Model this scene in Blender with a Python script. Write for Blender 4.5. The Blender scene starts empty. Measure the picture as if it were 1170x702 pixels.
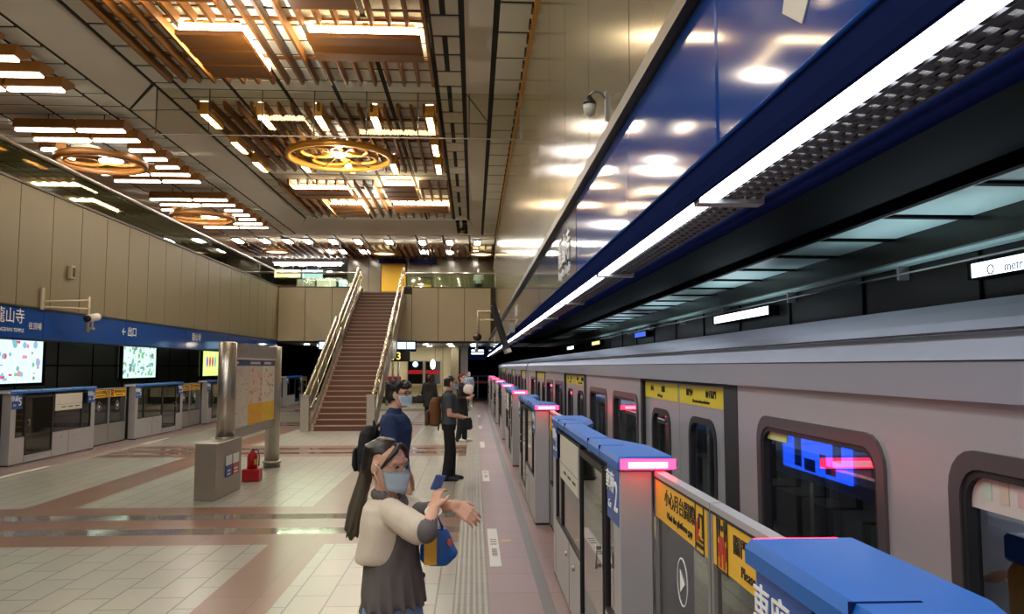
import bpy, bmesh, math, random
from mathutils import Vector, Matrix, noise
random.seed(7)
PI = math.pi
SC = bpy.context.scene
COL = SC.collection

# ------------------------------------------------------------------ materials
def lin(c):
    if isinstance(c, str):
        c = [int(c[i:i + 2], 16) / 255 for i in (0, 2, 4)]
    return tuple((v / 12.92 if v <= .04045 else ((v + .055) / 1.055) ** 2.4) for v in c) + (1,)

def mat(name, col, rough=.5, metal=0., vary=.08, scale=6., spec=.5, bump=0., coat=0., stretch=None):
    m = bpy.data.materials.new(name); m.use_nodes = True
    nt = m.node_tree; b = nt.nodes['Principled BSDF']
    c = lin(col)
    tc = nt.nodes.new('ShaderNodeTexCoord'); n = nt.nodes.new('ShaderNodeTexNoise')
    n.inputs['Scale'].default_value = scale; n.inputs['Detail'].default_value = 3
    if stretch:
        mp = nt.nodes.new('ShaderNodeMapping'); mp.inputs['Scale'].default_value = stretch
        nt.links.new(tc.outputs['Object'], mp.inputs['Vector']); nt.links.new(mp.outputs['Vector'], n.inputs['Vector'])
    else:
        nt.links.new(tc.outputs['Object'], n.inputs['Vector'])
    mx = nt.nodes.new('ShaderNodeMix'); mx.data_type = 'RGBA'
    mx.inputs['A'].default_value = tuple(v * (1 - vary) for v in c[:3]) + (1,)
    mx.inputs['B'].default_value = tuple(min(1, v * (1 + vary)) for v in c[:3]) + (1,)
    nt.links.new(n.outputs['Fac'], mx.inputs['Factor']); nt.links.new(mx.outputs['Result'], b.inputs['Base Color'])
    b.inputs['Roughness'].default_value = rough; b.inputs['Metallic'].default_value = metal
    b.inputs['Specular IOR Level'].default_value = spec; b.inputs['Coat Weight'].default_value = coat
    b.inputs['Coat Roughness'].default_value = .08
    if bump:
        bp = nt.nodes.new('ShaderNodeBump'); bp.inputs['Strength'].default_value = bump; bp.inputs['Distance'].default_value = .01
        nt.links.new(n.outputs['Fac'], bp.inputs['Height']); nt.links.new(bp.outputs['Normal'], b.inputs['Normal'])
    return m

def emit(name, col, strength):
    m = bpy.data.materials.new(name); m.use_nodes = True
    nt = m.node_tree; nt.nodes.remove(nt.nodes['Principled BSDF'])
    e = nt.nodes.new('ShaderNodeEmission'); e.inputs['Color'].default_value = lin(col); e.inputs['Strength'].default_value = strength
    nt.links.new(e.outputs[0], nt.nodes['Material Output'].inputs['Surface'])
    return m

def glass(name, tint, refl=.12, rough=.03, fres=1.45):
    m = bpy.data.materials.new(name); m.use_nodes = True
    nt = m.node_tree; nt.nodes.remove(nt.nodes['Principled BSDF'])
    t = nt.nodes.new('ShaderNodeBsdfTransparent'); t.inputs['Color'].default_value = tuple(v ** .5 for v in lin(tint)[:3]) + (1,)
    g = nt.nodes.new('ShaderNodeBsdfGlossy'); g.inputs['Roughness'].default_value = rough; g.inputs['Color'].default_value = (.9, .9, .9, 1)
    f = nt.nodes.new('ShaderNodeLayerWeight'); f.inputs['Blend'].default_value = .5
    q = nt.nodes.new('ShaderNodeMath'); q.operation = 'POWER'; q.inputs[1].default_value = 4.0
    nt.links.new(f.outputs['Facing'], q.inputs[0])
    a = nt.nodes.new('ShaderNodeMath'); a.operation = 'MULTIPLY_ADD'; a.use_clamp = True; a.inputs[1].default_value = .85; a.inputs[2].default_value = refl
    nt.links.new(q.outputs[0], a.inputs[0])
    x = nt.nodes.new('ShaderNodeMixShader')
    nt.links.new(a.outputs[0], x.inputs[0]); nt.links.new(t.outputs[0], x.inputs[1]); nt.links.new(g.outputs[0], x.inputs[2])
    nt.links.new(x.outputs[0], nt.nodes['Material Output'].inputs['Surface'])
    return m

def tiles(name, col, mortar, w, h, msize=.006, rough=.35, vary=.1, offset=0.):
    m = bpy.data.materials.new(name); m.use_nodes = True
    nt = m.node_tree; b = nt.nodes['Principled BSDF']
    tc = nt.nodes.new('ShaderNodeTexCoord'); sp = nt.nodes.new('ShaderNodeSeparateXYZ'); cb = nt.nodes.new('ShaderNodeCombineXYZ')
    nt.links.new(tc.outputs['Object'], sp.inputs[0])
    nt.links.new(sp.outputs['Y'], cb.inputs['X']); nt.links.new(sp.outputs['X'], cb.inputs['Y'])
    br = nt.nodes.new('ShaderNodeTexBrick'); br.offset = offset; br.squash = 1
    br.inputs['Scale'].default_value = 1; br.inputs['Brick Width'].default_value = w; br.inputs['Row Height'].default_value = h
    br.inputs['Mortar Size'].default_value = msize; br.inputs['Mortar Smooth'].default_value = .2
    c = lin(col)[:3]
    br.inputs['Color1'].default_value = tuple(v * (1 - vary) for v in c) + (1,); br.inputs['Color2'].default_value = tuple(min(1, v * (1 + vary)) for v in c) + (1,)
    br.inputs['Mortar'].default_value = lin(mortar)
    nt.links.new(cb.outputs[0], br.inputs['Vector'])
    n = nt.nodes.new('ShaderNodeTexNoise'); n.inputs['Scale'].default_value = 1.3; n.inputs['Detail'].default_value = 6
    nt.links.new(tc.outputs['Object'], n.inputs['Vector'])
    mx = nt.nodes.new('ShaderNodeMix'); mx.data_type = 'RGBA'; mx.blend_type = 'MULTIPLY'; mx.inputs['Factor'].default_value = .22
    nt.links.new(br.outputs['Color'], mx.inputs['A']); nt.links.new(n.outputs['Color'], mx.inputs['B'])
    nt.links.new(mx.outputs['Result'], b.inputs['Base Color'])
    b.inputs['Roughness'].default_value = rough; b.inputs['Specular IOR Level'].default_value = .4
    return m

M = {}
M['ceil'] = mat('ceiling_panel', 'dedfd0', .75, vary=.05, scale=1)
M['ceil_plain'] = mat('ceiling_plain_panel', 'dad6c8', .8, vary=.05, scale=1.5)
M['joint'] = mat('ceiling_joint', '25261f', .8)
M['wood'] = mat('ceiling_wood', '784c1a', .45, vary=.25, scale=5, stretch=(8, .6, 8))
M['woodx'] = mat('ceiling_wood_cross', '6e4416', .45, vary=.25, scale=5, stretch=(.6, 8, 8))
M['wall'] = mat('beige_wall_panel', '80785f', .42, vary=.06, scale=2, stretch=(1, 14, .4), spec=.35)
M['wallgloss'] = mat('beige_gloss_panel', '766e59', .17, vary=.05, scale=2, stretch=(1, 10, .4), spec=.5)
M['seam'] = mat('panel_seam', '3a3226', .7)
M['trim'] = mat('black_trim', '201c18', .45)
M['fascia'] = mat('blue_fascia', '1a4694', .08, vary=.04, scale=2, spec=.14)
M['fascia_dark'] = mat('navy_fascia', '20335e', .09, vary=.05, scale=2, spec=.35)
M['navy'] = mat('navy_metal', '18224a', .4, spec=.0)
M['black'] = mat('black_panel', '050609', .7, spec=.05)
M['tunnel'] = mat('tunnel_wall', '1c1913', .3, vary=.3, scale=1.2, spec=.4)
M['teal'] = mat('tunnel_ceiling_panel', 'a9c4bd', .4, vary=.12, scale=1.5)
M['grey'] = mat('grey_metal', '8d8c8a', .4, metal=.4)
M['steel'] = mat('stainless_steel', 'b3ada4', .28, metal=.85, vary=.06, scale=3, stretch=(6, 6, .5))
M['steelb'] = mat('stainless_sheet', 'a49c90', .33, metal=.7, vary=.08, scale=3, stretch=(1, 1, 12))
M['brass'] = mat('brass_rail', 'd6c8a8', .25, metal=.9)
M['gold'] = mat('gold_ring', 'd8a040', .4, metal=.35, vary=.1)
M['white'] = mat('white_plastic', 'd8d6cf', .45)
M['cream'] = mat('cream_bracket', 'b9ab8a', .45)
M['train'] = mat('train_steel', 'b8b9bb', .38, metal=.45, vary=.07, scale=2, stretch=(1, .3, 9))
M['trainroof'] = mat('train_roof', 'a4a8b0', .4, metal=.4, vary=.08, scale=2)
M['roofsheen'] = mat('roof_highlight', 'd8e0ea', .35, metal=.3, vary=.05)  # highlight along the roof edge, painted in as a paler grey-blue
M['rubber'] = mat('black_rubber', '15151a', .6)
M['yellow'] = mat('yellow_sign', 'e2b22a', .4, vary=.05)
M['trainyel'] = mat('train_sticker_yellow', 'e6cf2c', .4, vary=.05)
M['ink'] = mat('black_ink', '1d1812', .5)
M['redink'] = mat('red_ink', 'b0301c', .5)
M['inkwhite'] = mat('white_lettering', 'eef0ee', .5)
M['bluecap'] = mat('blue_cap', '0f5fb4', .38, vary=.05)
M['blueplate'] = mat('blue_plate', '1c4a98', .4)
M['gatesteel'] = mat('gate_steel', 'adacae', .4, metal=.3, vary=.05, scale=3)
M['notice'] = mat('white_notice', 'c9c6bb', .5)
M['redpaint'] = mat('red_paint', 'b01224', .3)
M['gateglass'] = glass('gate_glass', '8a9590', .1)
M['darkglass'] = glass('smoked_gate_glass', '5a625e', .08)
M['trainglass'] = glass('train_window_glass', 'a0a6a8', .05, .02)
M['railglass'] = glass('balustrade_glass', 'b0c8a8', .05)
M['smokeglass'] = glass('smoke_barrier_glass', 'e4e0d4', .03)
M['nosing'] = mat('step_nosing', 'a08873', .5)
M['step'] = mat('step_granite', '573629', .5, vary=.15, scale=20)
WARM = 'ffd08a'
M['glow'] = emit('warm_glow', 'ffdfae', 36)
M['bar'] = emit('light_bar_glow', 'fff2de', 18)
M['spot'] = emit('spot_glow', 'fff8ee', 260)
M['lamp'] = emit('warm_white_lamp', 'fff9ef', 110); M['lampm'] = emit('concourse_lamp', 'fff6e6', 60); M['down'] = emit('downlight', 'fff6e6', 110)
M['cool'] = emit('cool_tube', 'e8eeff', 13)
M['red'] = emit('red_lamp', 'ff1c34', 18); M['redcore'] = emit('red_lamp_core', 'ff93a4', 5)
M['lcd'] = emit('blue_screen', '2258ff', 3.5)
M['lcdlo'] = emit('blue_screen_dark', '0a1c66', .8)
M['lbox'] = emit('white_lightbox', 'dff2f6', 4.0)
M['lboxb'] = emit('blue_white_lightbox', 'bfe6f8', 2.2)
M['led'] = emit('amber_digits', 'ffe070', 2.0)
M['ledy'] = emit('yellow_digits', 'ffd200', 1.4)

# ------------------------------------------------------------------ mesh builder
class MB:
    def __init__(s, *mats):
        s.bm = bmesh.new(); s.mats = list(mats); s.cur = 0
    def use(s, m):
        if m not in s.mats: s.mats.append(m)
        s.cur = s.mats.index(m); return s
    def _faces(s, fs):
        for f in fs: f.material_index = s.cur
    def box(s, x0, x1, y0, y1, z0, z1):
        v = [s.bm.verts.new((x, y, z)) for x in (x0, x1) for y in (y0, y1) for z in (z0, z1)]
        s._faces([s.bm.faces.new([v[i] for i in q]) for q in ((0, 1, 3, 2), (4, 6, 7, 5), (0, 4, 5, 1), (2, 3, 7, 6), (0, 2, 6, 4), (1, 5, 7, 3))])
        return s
    def quad(s, *p):
        s._faces([s.bm.faces.new([s.bm.verts.new(q) for q in p])]); return s
    def prism(s, poly, d, off=(0, 0, 0)):
        """poly: 3D points of one face; extruded along d"""
        d = Vector(d); a = [s.bm.verts.new(Vector(p)) for p in poly]; b = [s.bm.verts.new(Vector(p) + d) for p in poly]
        n = len(a); fs = [s.bm.faces.new(a), s.bm.faces.new(b[::-1])]
        for i in range(n): fs.append(s.bm.faces.new((a[i], b[i], b[(i + 1) % n], a[(i + 1) % n])))
        s._faces(fs); return s
    def ring(s, c, ru, rv, u, v, n):
        u, v, c = Vector(u), Vector(v), Vector(c)
        return [s.bm.verts.new(c + u * (ru * math.cos(2 * PI * i / n)) + v * (rv * math.sin(2 * PI * i / n))) for i in range(n)]
    def skin(s, rings, caps=True, closed=False):
        fs = []
        k = len(rings); n = len(rings[0])
        for a in range(k if closed else k - 1):
            A, B = rings[a], rings[(a + 1) % k]
            for i in range(n): fs.append(s.bm.faces.new((A[i], A[(i + 1) % n], B[(i + 1) % n], B[i])))
        if caps and not closed:
            fs.append(s.bm.faces.new(rings[0][::-1])); fs.append(s.bm.faces.new(rings[-1]))
        for f in fs: f.smooth = True
        s._faces(fs); return s
    def tube(s, pts, r, n=10, closed=False):
        pts = [Vector(p) for p in pts]; rs = r if isinstance(r, (list, tuple)) else [r] * len(pts)
        rings = []; k = len(pts); pu = None
        for i, p in enumerate(pts):
            if closed: t = pts[(i + 1) % k] - pts[i - 1]
            else: t = pts[min(i + 1, k - 1)] - pts[max(i - 1, 0)]
            t.normalize()
            if pu is None:
                pu = t.cross(Vector((0, 0, 1)));
                if pu.length < .01: pu = t.cross(Vector((1, 0, 0)))
            u = (pu - t * pu.dot(t)); u.normalize(); pu = u
            rings.append(s.ring(p, rs[i], rs[i], u, t.cross(u), n))
        return s.skin(rings, closed=closed)
    def lathe(s, c, prof, n=20, axis='z'):
        u, v, w = {'z': ((1, 0, 0), (0, 1, 0), (0, 0, 1)), 'x': ((0, 1, 0), (0, 0, 1), (1, 0, 0)), 'y': ((0, 0, 1), (1, 0, 0), (0, 1, 0))}[axis]
        rings = [s.ring(Vector(c) + Vector(w) * h, max(r, .0005), max(r, .0005), u, v, n) for r, h in prof]
        return s.skin(rings)
    def ball(s, c, rx, ry=None, rz=None, n=14, rot=None):
        ry = ry or rx; rz = rz or rx
        c = Vector(c); rings = []
        for k in range(n):
            t = PI * (k + .35) / (n - .3); r = math.sin(t); rings.append([])
            for i in range(n + 4):
                q = 2 * PI * i / (n + 4); p = Vector((rx * r * math.cos(q), ry * r * math.sin(q), rz * math.cos(t)))
                rings[-1].append(s.bm.verts.new(c + (rot @ p if rot else p)))
        return s.skin(rings)
    def limb(s, pts, rs, n=12):
        for i in range(len(pts) - 1):
            a, b = Vector(pts[i]), Vector(pts[i + 1])
            t = (b - a)
            if t.length < 1e-5: continue
            t.normalize(); u = t.cross(Vector((0, 0, 1)))
            if u.length < .05: u = t.cross(Vector((1, 0, 0)))
            u.normalize(); v = t.cross(u)
            s.skin([s.ring(a, rs[i], rs[i], u, v, n), s.ring(b, rs[i + 1], rs[i + 1], u, v, n)])
        for p, r in zip(pts, rs): s.ball(p, r, n=8)
        return s
    def loft(s, secs, n=24, xf=None):
        """secs: (z, cx, cy, rx, ry)"""
        rings = []
        for z, cx, cy, rx, ry in secs:
            rings.append(s.ring((cx, cy, z), rx, ry, (1, 0, 0), (0, 1, 0), n))
        if xf is not None:
            for r in rings:
                for v in r: v.co = xf @ v.co
        return s.skin(rings)
    def mesh(s, name):
        bmesh.ops.recalc_face_normals(s.bm, faces=s.bm.faces)
        me = bpy.data.meshes.new(name); s.bm.to_mesh(me); s.bm.free()
        for m in s.mats: me.materials.append(m)
        return me
    def build(s, name, parent=None, bevel=0):
        if bevel:
            bmesh.ops.bevel(s.bm, geom=[e for e in s.bm.edges], offset=bevel, segments=1, affect='EDGES', clamp_overlap=True)
        return link(name, s.mesh(name), parent)

def link(name, me, parent=None):
    o = bpy.data.objects.new(name, me); COL.objects.link(o)
    if parent: o.parent = parent
    return o

def tag(o, label, cat, group=None, kind=None):
    o['label'] = label; o['category'] = cat
    if group: o['group'] = group
    if kind: o['kind'] = kind
    return o

def empty(name, loc=(0, 0, 0), rz=0):
    o = bpy.data.objects.new(name, None); COL.objects.link(o); o.location = loc; o.rotation_euler = (0, 0, rz); o.empty_display_size = .1
    return o

def struct(name, mb):
    o = mb.build(name); o['kind'] = 'structure'; return o

def copy_tree(o, parent=None):
    c = o.copy(); COL.objects.link(c); c.parent = parent
    for ch in list(o.children): copy_tree(ch, c)
    return c

TXT = {}
TMP = bpy.data.scenes.new('workbench')
def evaluated(o):
    TMP.collection.objects.link(o); vl = TMP.view_layers[0]; vl.update(); dg = vl.depsgraph
    me = bpy.data.meshes.new_from_object(o.evaluated_get(dg)); bpy.data.objects.remove(o); return me
def letters(s, size, m, ext=.002):
    k = (s, size, m.name)
    if k not in TXT:
        cu = bpy.data.curves.new('lettering', 'FONT'); cu.body = s; cu.size = size; cu.extrude = ext; cu.resolution_u = 3
        cu.align_x = 'CENTER'; cu.align_y = 'CENTER'
        o = bpy.data.objects.new('lettering', cu)
        me = evaluated(o); me.materials.clear(); me.materials.append(m); TXT[k] = me
    return TXT[k]

def text(s, size, at, right, up, m, parent, name='lettering', squeeze=1.):
    o = link(name, letters(s, size, m), parent)
    r, u = Vector(right), Vector(up); n = r.cross(u)
    o.matrix_local = Matrix.Translation(at) @ Matrix((r, u, n)).transposed().to_4x4() @ Matrix.Diagonal((squeeze, 1, 1, 1))
    return o

ORD = ['nearest', 'second', 'third', 'fourth', 'fifth', 'sixth', 'seventh', 'eighth', 'ninth', 'tenth']

# ------------------------------------------------------------------ floor
FT = {'beige': tiles('floor_beige_tile', '9f9c8e', '57534a', .6, .293, .008, rough=.28, vary=.06, offset=.5),
      'terra': tiles('floor_terracotta_tile', '7d5844', '60463a', .6, .586, rough=.3, vary=.08),
      'pink': tiles('floor_pink_tile', '8a726e', '66544f', .6, 3., rough=.4, vary=.06),
      'groove': mat('floor_dark_strip', '5c5a57', .45),
      'gloss': mat('floor_gloss_strip', '7d736a', .08, vary=.06, scale=3)}
def tactile():
    m = tiles('floor_tactile_tile', '928d80', '7c776c', .3, .3, rough=.5, vary=.05)
    nt = m.node_tree; b = nt.nodes['Principled BSDF']
    tc = nt.nodes.new('ShaderNodeTexCoord'); w = nt.nodes.new('ShaderNodeTexWave'); w.bands_direction = 'X'
    w.inputs['Scale'].default_value = 6.6; nt.links.new(tc.outputs['Object'], w.inputs['Vector'])
    bp = nt.nodes.new('ShaderNodeBump'); bp.inputs['Strength'].default_value = 1; bp.inputs['Distance'].default_value = .004
    nt.links.new(w.outputs['Fac'], bp.inputs['Height']); nt.links.new(bp.outputs['Normal'], b.inputs['Normal'])
    return m
FT['tact'] = tactile()
def floor_kind(x, y):
    if x > .65 or x < -8.72: return 'pink'
    if x > .55 or x < -8.62: return 'groove'
    if x > .14 or x < -8.2: return 'pink'
    if x > -.155: return 'tact'
    if x < -7.9: return 'tact'
    for c in (9.6, 17.7, 25.8, 33.9, 1.5):
        d = y - c
        if abs(d) < 1.12:
            if .27 < abs(d) < .60: return 'gloss'
            return 'terra'
    if -2.17 < x < -1.58 or -5.97 < x < -5.32: return 'terra'
    return 'beige'
xs = [-8.98, -8.72, -8.62, -8.2, -7.9, -5.97, -5.32, -2.17, -1.58, -.155, .14, .55, .65, 1.2]
ys = sorted({-7., 48.} | {c + d for c in (1.5, 9.6, 17.7, 25.8, 33.9) for d in (-1.12, -.60, -.27, .27, .60, 1.12)})
mb = MB()
for i in range(len(xs) - 1):
    for j in range(len(ys) - 1):
        mb.use(FT[floor_kind((xs[i] + xs[i + 1]) / 2, (ys[j] + ys[j + 1]) / 2)])
        mb.quad((xs[i], ys[j], 0), (xs[i + 1], ys[j], 0), (xs[i + 1], ys[j + 1], 0), (xs[i], ys[j + 1], 0))
mb.use(M['black']); mb.box(-8.97, 1.19, -7, 48, -1.1, -.02)
struct('floor', mb)
mb = MB(M['tunnel']); mb.box(1.2, 4.8, -7, 60, -1.2, -1.1); mb.box(-12.9, -8.98, -7, 60, -1.2, -1.1)
struct('floor_track', mb)

# ------------------------------------------------------------------ ceiling
CZ = 7.6
mb = MB(M['joint']); mb.box(-15, 1.1, -7, 58, CZ + .02, CZ + .1)
G = .048
def panel(x0, x1, y0, y1, m='ceil'):
    mb.use(M[m]).box(x0 + G, x1 - G, y0 + G, y1 - G, CZ, CZ + .03)
def strip(x0, x1, y0, y1, step, split=None):
    y = y0; k = 0
    while y < y1 - .05:
        e = min(y + step, y1)
        if split and k % 3:
            xm = x0 + (x1 - x0) * .45
            panel(x0, xm, y, e); panel(xm, x1, y, e)
        else: panel(x0, x1, y, e)
        y = e; k += 1
def poly(pts, m='ceil_plain'):
    mb.use(M[m]); mb.prism([(x, y, CZ) for x, y in pts], (0, 0, .03))
strip(.36, .98, -7, 33.4, 1.1)
strip(-.77, -.22, -7, 33.0, .8, True)
strip(-6.5, -6.05, -7, 30, .9, False)
strip(-8.25, -7.7, -7, 33.4, .8)
g = G
poly([(-.22 + g, -7), (.35 - g, -7), (.35 - g, 17.55), (-.22 + g, 15.75)])
poly([(-.22 + g, 15.9), (.35 - g, 17.7), (.35 - g, 17.75), (-.22 + g, 17.75)], 'ceil')
poly([(-.22 + g, 17.85), (.35 - g, 17.85), (.35 - g, 33.3), (-.22 + g, 29.9)])
poly([(-7.7 + g, -7), (-6.5 - g, -7), (-6.5 - g, 15.55), (-7.7 + g, 17.1)])
poly([(-6.5 - g, 15.7), (-6.5 - g, 17.1), (-7.7 + g, 17.2)], 'ceil')
poly([(-7.7 + g, 17.3), (-6.5 - g, 17.2), (-6.5 - g, 29.9), (-7.7 + g, 33.3)])
poly([(-6.5, 29.85), (-.22, 29.85), (.35, 33.35), (-7.7, 33.35)])
for y0, y1 in ((-7, 2), (2, 8.6), (8.6, 9.55), (9.55, 15.83), (15.83, 16.79), (16.79, 22.85), (22.85, 24.08), (24.08, 29.8)):
    n = max(1, round((y1 - y0) / .62))
    for j in range(n):
        for i in range(5):
            panel(-6.05 + 1.056 * i, -6.05 + 1.056 * (i + 1), y0 + (y1 - y0) * j / n, y0 + (y1 - y0) * (j + 1) / n)
for j in range(68):
    for i in range(5):
        panel(-14.5 + 1.25 * i, -14.5 + 1.25 * (i + 1), -7 + .6 * j, -7 + .6 * (j + 1))
for j in range(8):
    for i in range(11):
        panel(-12 + 1.18 * i, -12 + 1.18 * (i + 1), 33.45 + .9 * j, 33.45 + .9 * (j + 1))
struct('ceiling', mb)

# wooden slat bays
def slat_bay(y0, y1, boxes, label):
    root = tag(empty('slat_ceiling_grille', (-3.4, y0, CZ)), label, 'ceiling grille', 'wooden slat ceiling bays')
    L = y1 - y0
    mb = MB(M['wood'])
    for k in range(19):
        x = -2.53 + k * .284
        cuts = sorted((b[2] - .1, b[3] + .1) for b in boxes if b[0] - .03 < x < b[1] + .03)
        y = 0
        for a, e in cuts + [(L, L)]:
            if a - y > .1:
                mb.prism([(x - .025, y + .03, -.02), (x - .025, y, -.05), (x - .025, y + .1, -.19), (x - .025, a - .1, -.19), (x - .025, a, -.02)], (.05, 0, 0))
            y = e
    mb.build('slat', root)
    mb = MB(M['wood'])
    for yy in (L * .2, L * .5, L * .8): mb.box(-2.6, 2.62, yy - .03, yy + .03, -.06, -.015)
    mb.build('cross_batten', root)
    return root
def light_box(x0, x1, y0, y1, label):
    """glowing wooden box with lit flanks, boards under it"""
    cx, cy = (x0 + x1) / 2, (y0 + y1) / 2; w, d = (x1 - x0) / 2, (y1 - y0) / 2
    root = tag(empty('ceiling_light_box', (cx, cy, CZ)), label, 'ceiling light', 'glowing wooden light boxes')
    mb = MB(M['woodx'])
    n = max(3, round(2 * d / .3))
    for k in range(n):
        a = -d + 2 * d * k / n; mb.box(-w, w, a + .01, a + 2 * d / n - .01, -.30 + .02 * (k % 2), -.235)
    mb.box(-w, w, -d, d, -.235, -.22)
    mb.build('board', root)
    mb = MB(M['glow']); t = .03
    mb.box(-w + .05, w - .05, -d + .05, -d + .05 + t, -.215, -.08); mb.box(-w + .05, w - .05, d - .05 - t, d - .05, -.215, -.08)
    mb.box(-w + .05, -w + .05 + t, -d + .09, d - .09, -.215, -.08); mb.box(w - .05 - t, w - .05, -d + .09, d - .09, -.215, -.08)
    mb.build('glow_panel', root)
    mb = MB(M['wood']); mb.box(-w + .1, w - .1, -d + .1, d - .1, -.22, -.02); mb.build('box_core', root)
    return root
def pinwheel(y0, where):
    bx = [(-5.6, -3.9, y0 + .5, y0 + 1.65), (-4.9, -3.8, y0 + 2.75, y0 + 4.7), (-2.78, -1.8, y0 - .1, y0 + 1.8), (-2.78, -.9, y0 + 2.75, y0 + 3.75)]
    slat_bay(y0, y0 + 5.35, [(b[0] + 3.4, b[1] + 3.4, b[2] - y0, b[3] - y0) for b in bx], 'bay of brown wooden ceiling slats around four glowing boxes, ' + where)
    for b, s in zip(bx, ('wide one on the left', 'narrow one on the left', 'narrow one on the right', 'wide one on the right')):
        light_box(b[0], b[1], b[2], b[3], 'glowing wooden ceiling box, %s, %s' % (s, where))
pinwheel(9.7, 'in the bay nearest the camera')
pinwheel(23.3, 'in the bay above the stairs')
slat_bay(16.4, 21.9, [], 'bay of dark wooden ceiling slats around the hanging gold ring lamp')
# spot lamps of the middle bay
def spot_lamp(x, y, label, g='bright tube lamps in the middle ceiling bay', L=.5):
    root = tag(empty('tube_lamp', (x, y, CZ)), label, 'ceiling lamp', g)
    mb = MB(M['gold']); mb.box(-.10, -.07, -L, L, -.3, -.02); mb.box(.07, .10, -L, L, -.3, -.02); mb.box(-.1, .1, -L - .02, -L, -.3, -.02); mb.box(-.1, .1, L, L + .02, -.3, -.02); mb.build('housing', root)
    mb = MB(M['spot']); mb.tube([(0, -L + .03, -.2), (0, L - .03, -.2)], .035, 10); mb.build('tube', root)
    return root
for j, y in enumerate((17.03, 20.95)):
    for i in range(5):
        spot_lamp(-5.82 + 1.21 * i, y, 'bright tube lamp in %s row of the middle ceiling bay, %s from the left' % (('the near', 'the far')[j], ('first', 'second', 'third', 'fourth', 'fifth')[i]))
for x, s in ((-5.82, 'left'), (-.97, 'right')):
    spot_lamp(x, 19.1, 'bright tube lamp alone at the %s edge of the middle ceiling bay' % s)
# ring chandelier
root = tag(empty('ring_chandelier', (-3.42, 19.4, 7.2)), 'hanging gold ring lamp with petal rings, below the middle ceiling bay', 'chandelier')
def hoop(mb, c, r, w, h, n=48):
    rg = []
    for i in range(n):
        a = 2 * PI * i / n; ca, sa = math.cos(a), math.sin(a)
        rg.append([mb.bm.verts.new((c[0] + ca * q, c[1] + sa * q, c[2] + z)) for q, z in ((r, -h), (r + w, -h), (r + w, h), (r, h))])
    mb.skin(rg, closed=True)
mb = MB(M['gold']); hoop(mb, (0, 0, 0), 1.22, .1, .07); mb.build('outer_ring', root)
for a in range(4):
    mb = MB(M['gold']); hoop(mb, (.55 * math.cos(a * PI / 2 + .6), .55 * math.sin(a * PI / 2 + .6), .04), .42, .06, .04, 28); mb.build('petal_ring', root)
mb = MB(M['lamp']); mb.ball((0, -.1, .02), .15, .15, .06); mb.build('bulb', root)
mb = MB(M['gold'])
for a in range(6): mb.tube([(0, 0, .02), (1.24 * math.cos(a * PI / 3), 1.24 * math.sin(a * PI / 3), .0)], .012, 6)
mb.build('spoke', root)
mb = MB(M['trim'])
for a in (.3, 2.4, 4.5): mb.tube([(1.25 * math.cos(a), 1.25 * math.sin(a), .06), (1.25 * math.cos(a), 1.25 * math.sin(a), .38)], .01, 6)
mb.build('hanging_rod', root)

# left bay light bars
def bar(x0, x1, y, label):
    root = tag(empty('light_bar', ((x0 + x1) / 2, y, 7.2)), label, 'light bar', 'warm light bars over the left gallery')
    w = (x1 - x0) / 2
    mb = MB(M['wood']); mb.prism([(-w, -.16, .02), (-w, -.10, .24), (-w, .34, .24), (-w, .34, .16), (-w, .02, .0)], (2 * w, 0, 0)); mb.build('wooden_housing', root)
    mb = MB(M['bar']); mb.box(-w + .02, w - .02, -.08, .03, -.03, -.002); mb.build('diffuser', root)
    mb = MB(M['trim']); mb.tube([(0, .1, .22), (0, .1, .4)], .012, 6); mb.build('hanging_rod', root)
NM = ('over the near end of the left gallery', 'in the left gallery bay behind the ring lamp nearest the camera', 'in the far left gallery bay')
for gi, (ys_, nm) in enumerate((((11.8, 12.6, 13.4, 14.15, 14.9), 'first'), ((17.5, 18.25, 19.1, 19.9, 20.7, 21.5, 22.3), 'second'), ((24.75, 25.55, 26.4, 27.2, 28.0, 28.85, 29.66), 'third'))):
    for i, y in enumerate(ys_):
        for k, (a, b) in enumerate(((-10.3, -9.0), (-8.95, -7.88)) if not (gi and 2 <= i <= 4) else ((-10.6, -10.2), (-8.5, -7.88))):
            bar(a, b, y, '%s warm light bar from the camera in %s left gallery ceiling bay, %s half' % ((ORD[i] if i else 'nearest'), nm, ('left', 'right')[k]) if i else 'warm light bar nearest the camera in %s left gallery ceiling bay, %s half' % (nm, ('left', 'right')[k]))
    if gi:
        c = (ys_[0] + ys_[-1]) / 2
        root = tag(empty('ring_lamp', (-9.38, c - .35, 7.02)), 'flat wooden ring lamp with white lens in %s left gallery ceiling bay' % nm, 'ring lamp', 'ring lamps over the left gallery')
        mb = MB(M['wood']); hoop(mb, (0, 0, 0), .95, .12, .08); mb.build('wooden_ring', root)
        for s in (-1, 1):
            mb = MB(M['wood']); hoop(mb, (.42 * s, 0, .05), .42, .06, .05, 28); mb.build('inner_ring', root)
        mb = MB(M['lbox']); mb.ball((.3, -.1, .02), .28, .28, .05); mb.build('lens', root)
        mb = MB(M['trim'])
        for s in (-1, 1): mb.tube([(s, 0, .06), (s, 0, .57)], .012, 6)
        mb.build('hanging_rod', root)

# glass smoke barrier
root = tag(empty('smoke_barrier', (-6.5, 15.75, CZ)), 'clear glass smoke barrier hanging from the ceiling across the hall', 'glass barrier')
for k in range(7):
    a = 1.065 * k
    mb = MB(M['smokeglass']); mb.box(a + .012, a + 1.053, -.006, .006, -.97, -.01); mb.build('glass_pane', root)
    mb = MB(M['trim']); mb.box(a - .01, a + .01, -.01, .01, -.97, -.01); mb.build('joint_strip', root)
mb = MB(M['grey']); mb.box(0, 7.46, -.012, .012, -.99, -.97); mb.build('hanging_rail', root)

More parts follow.
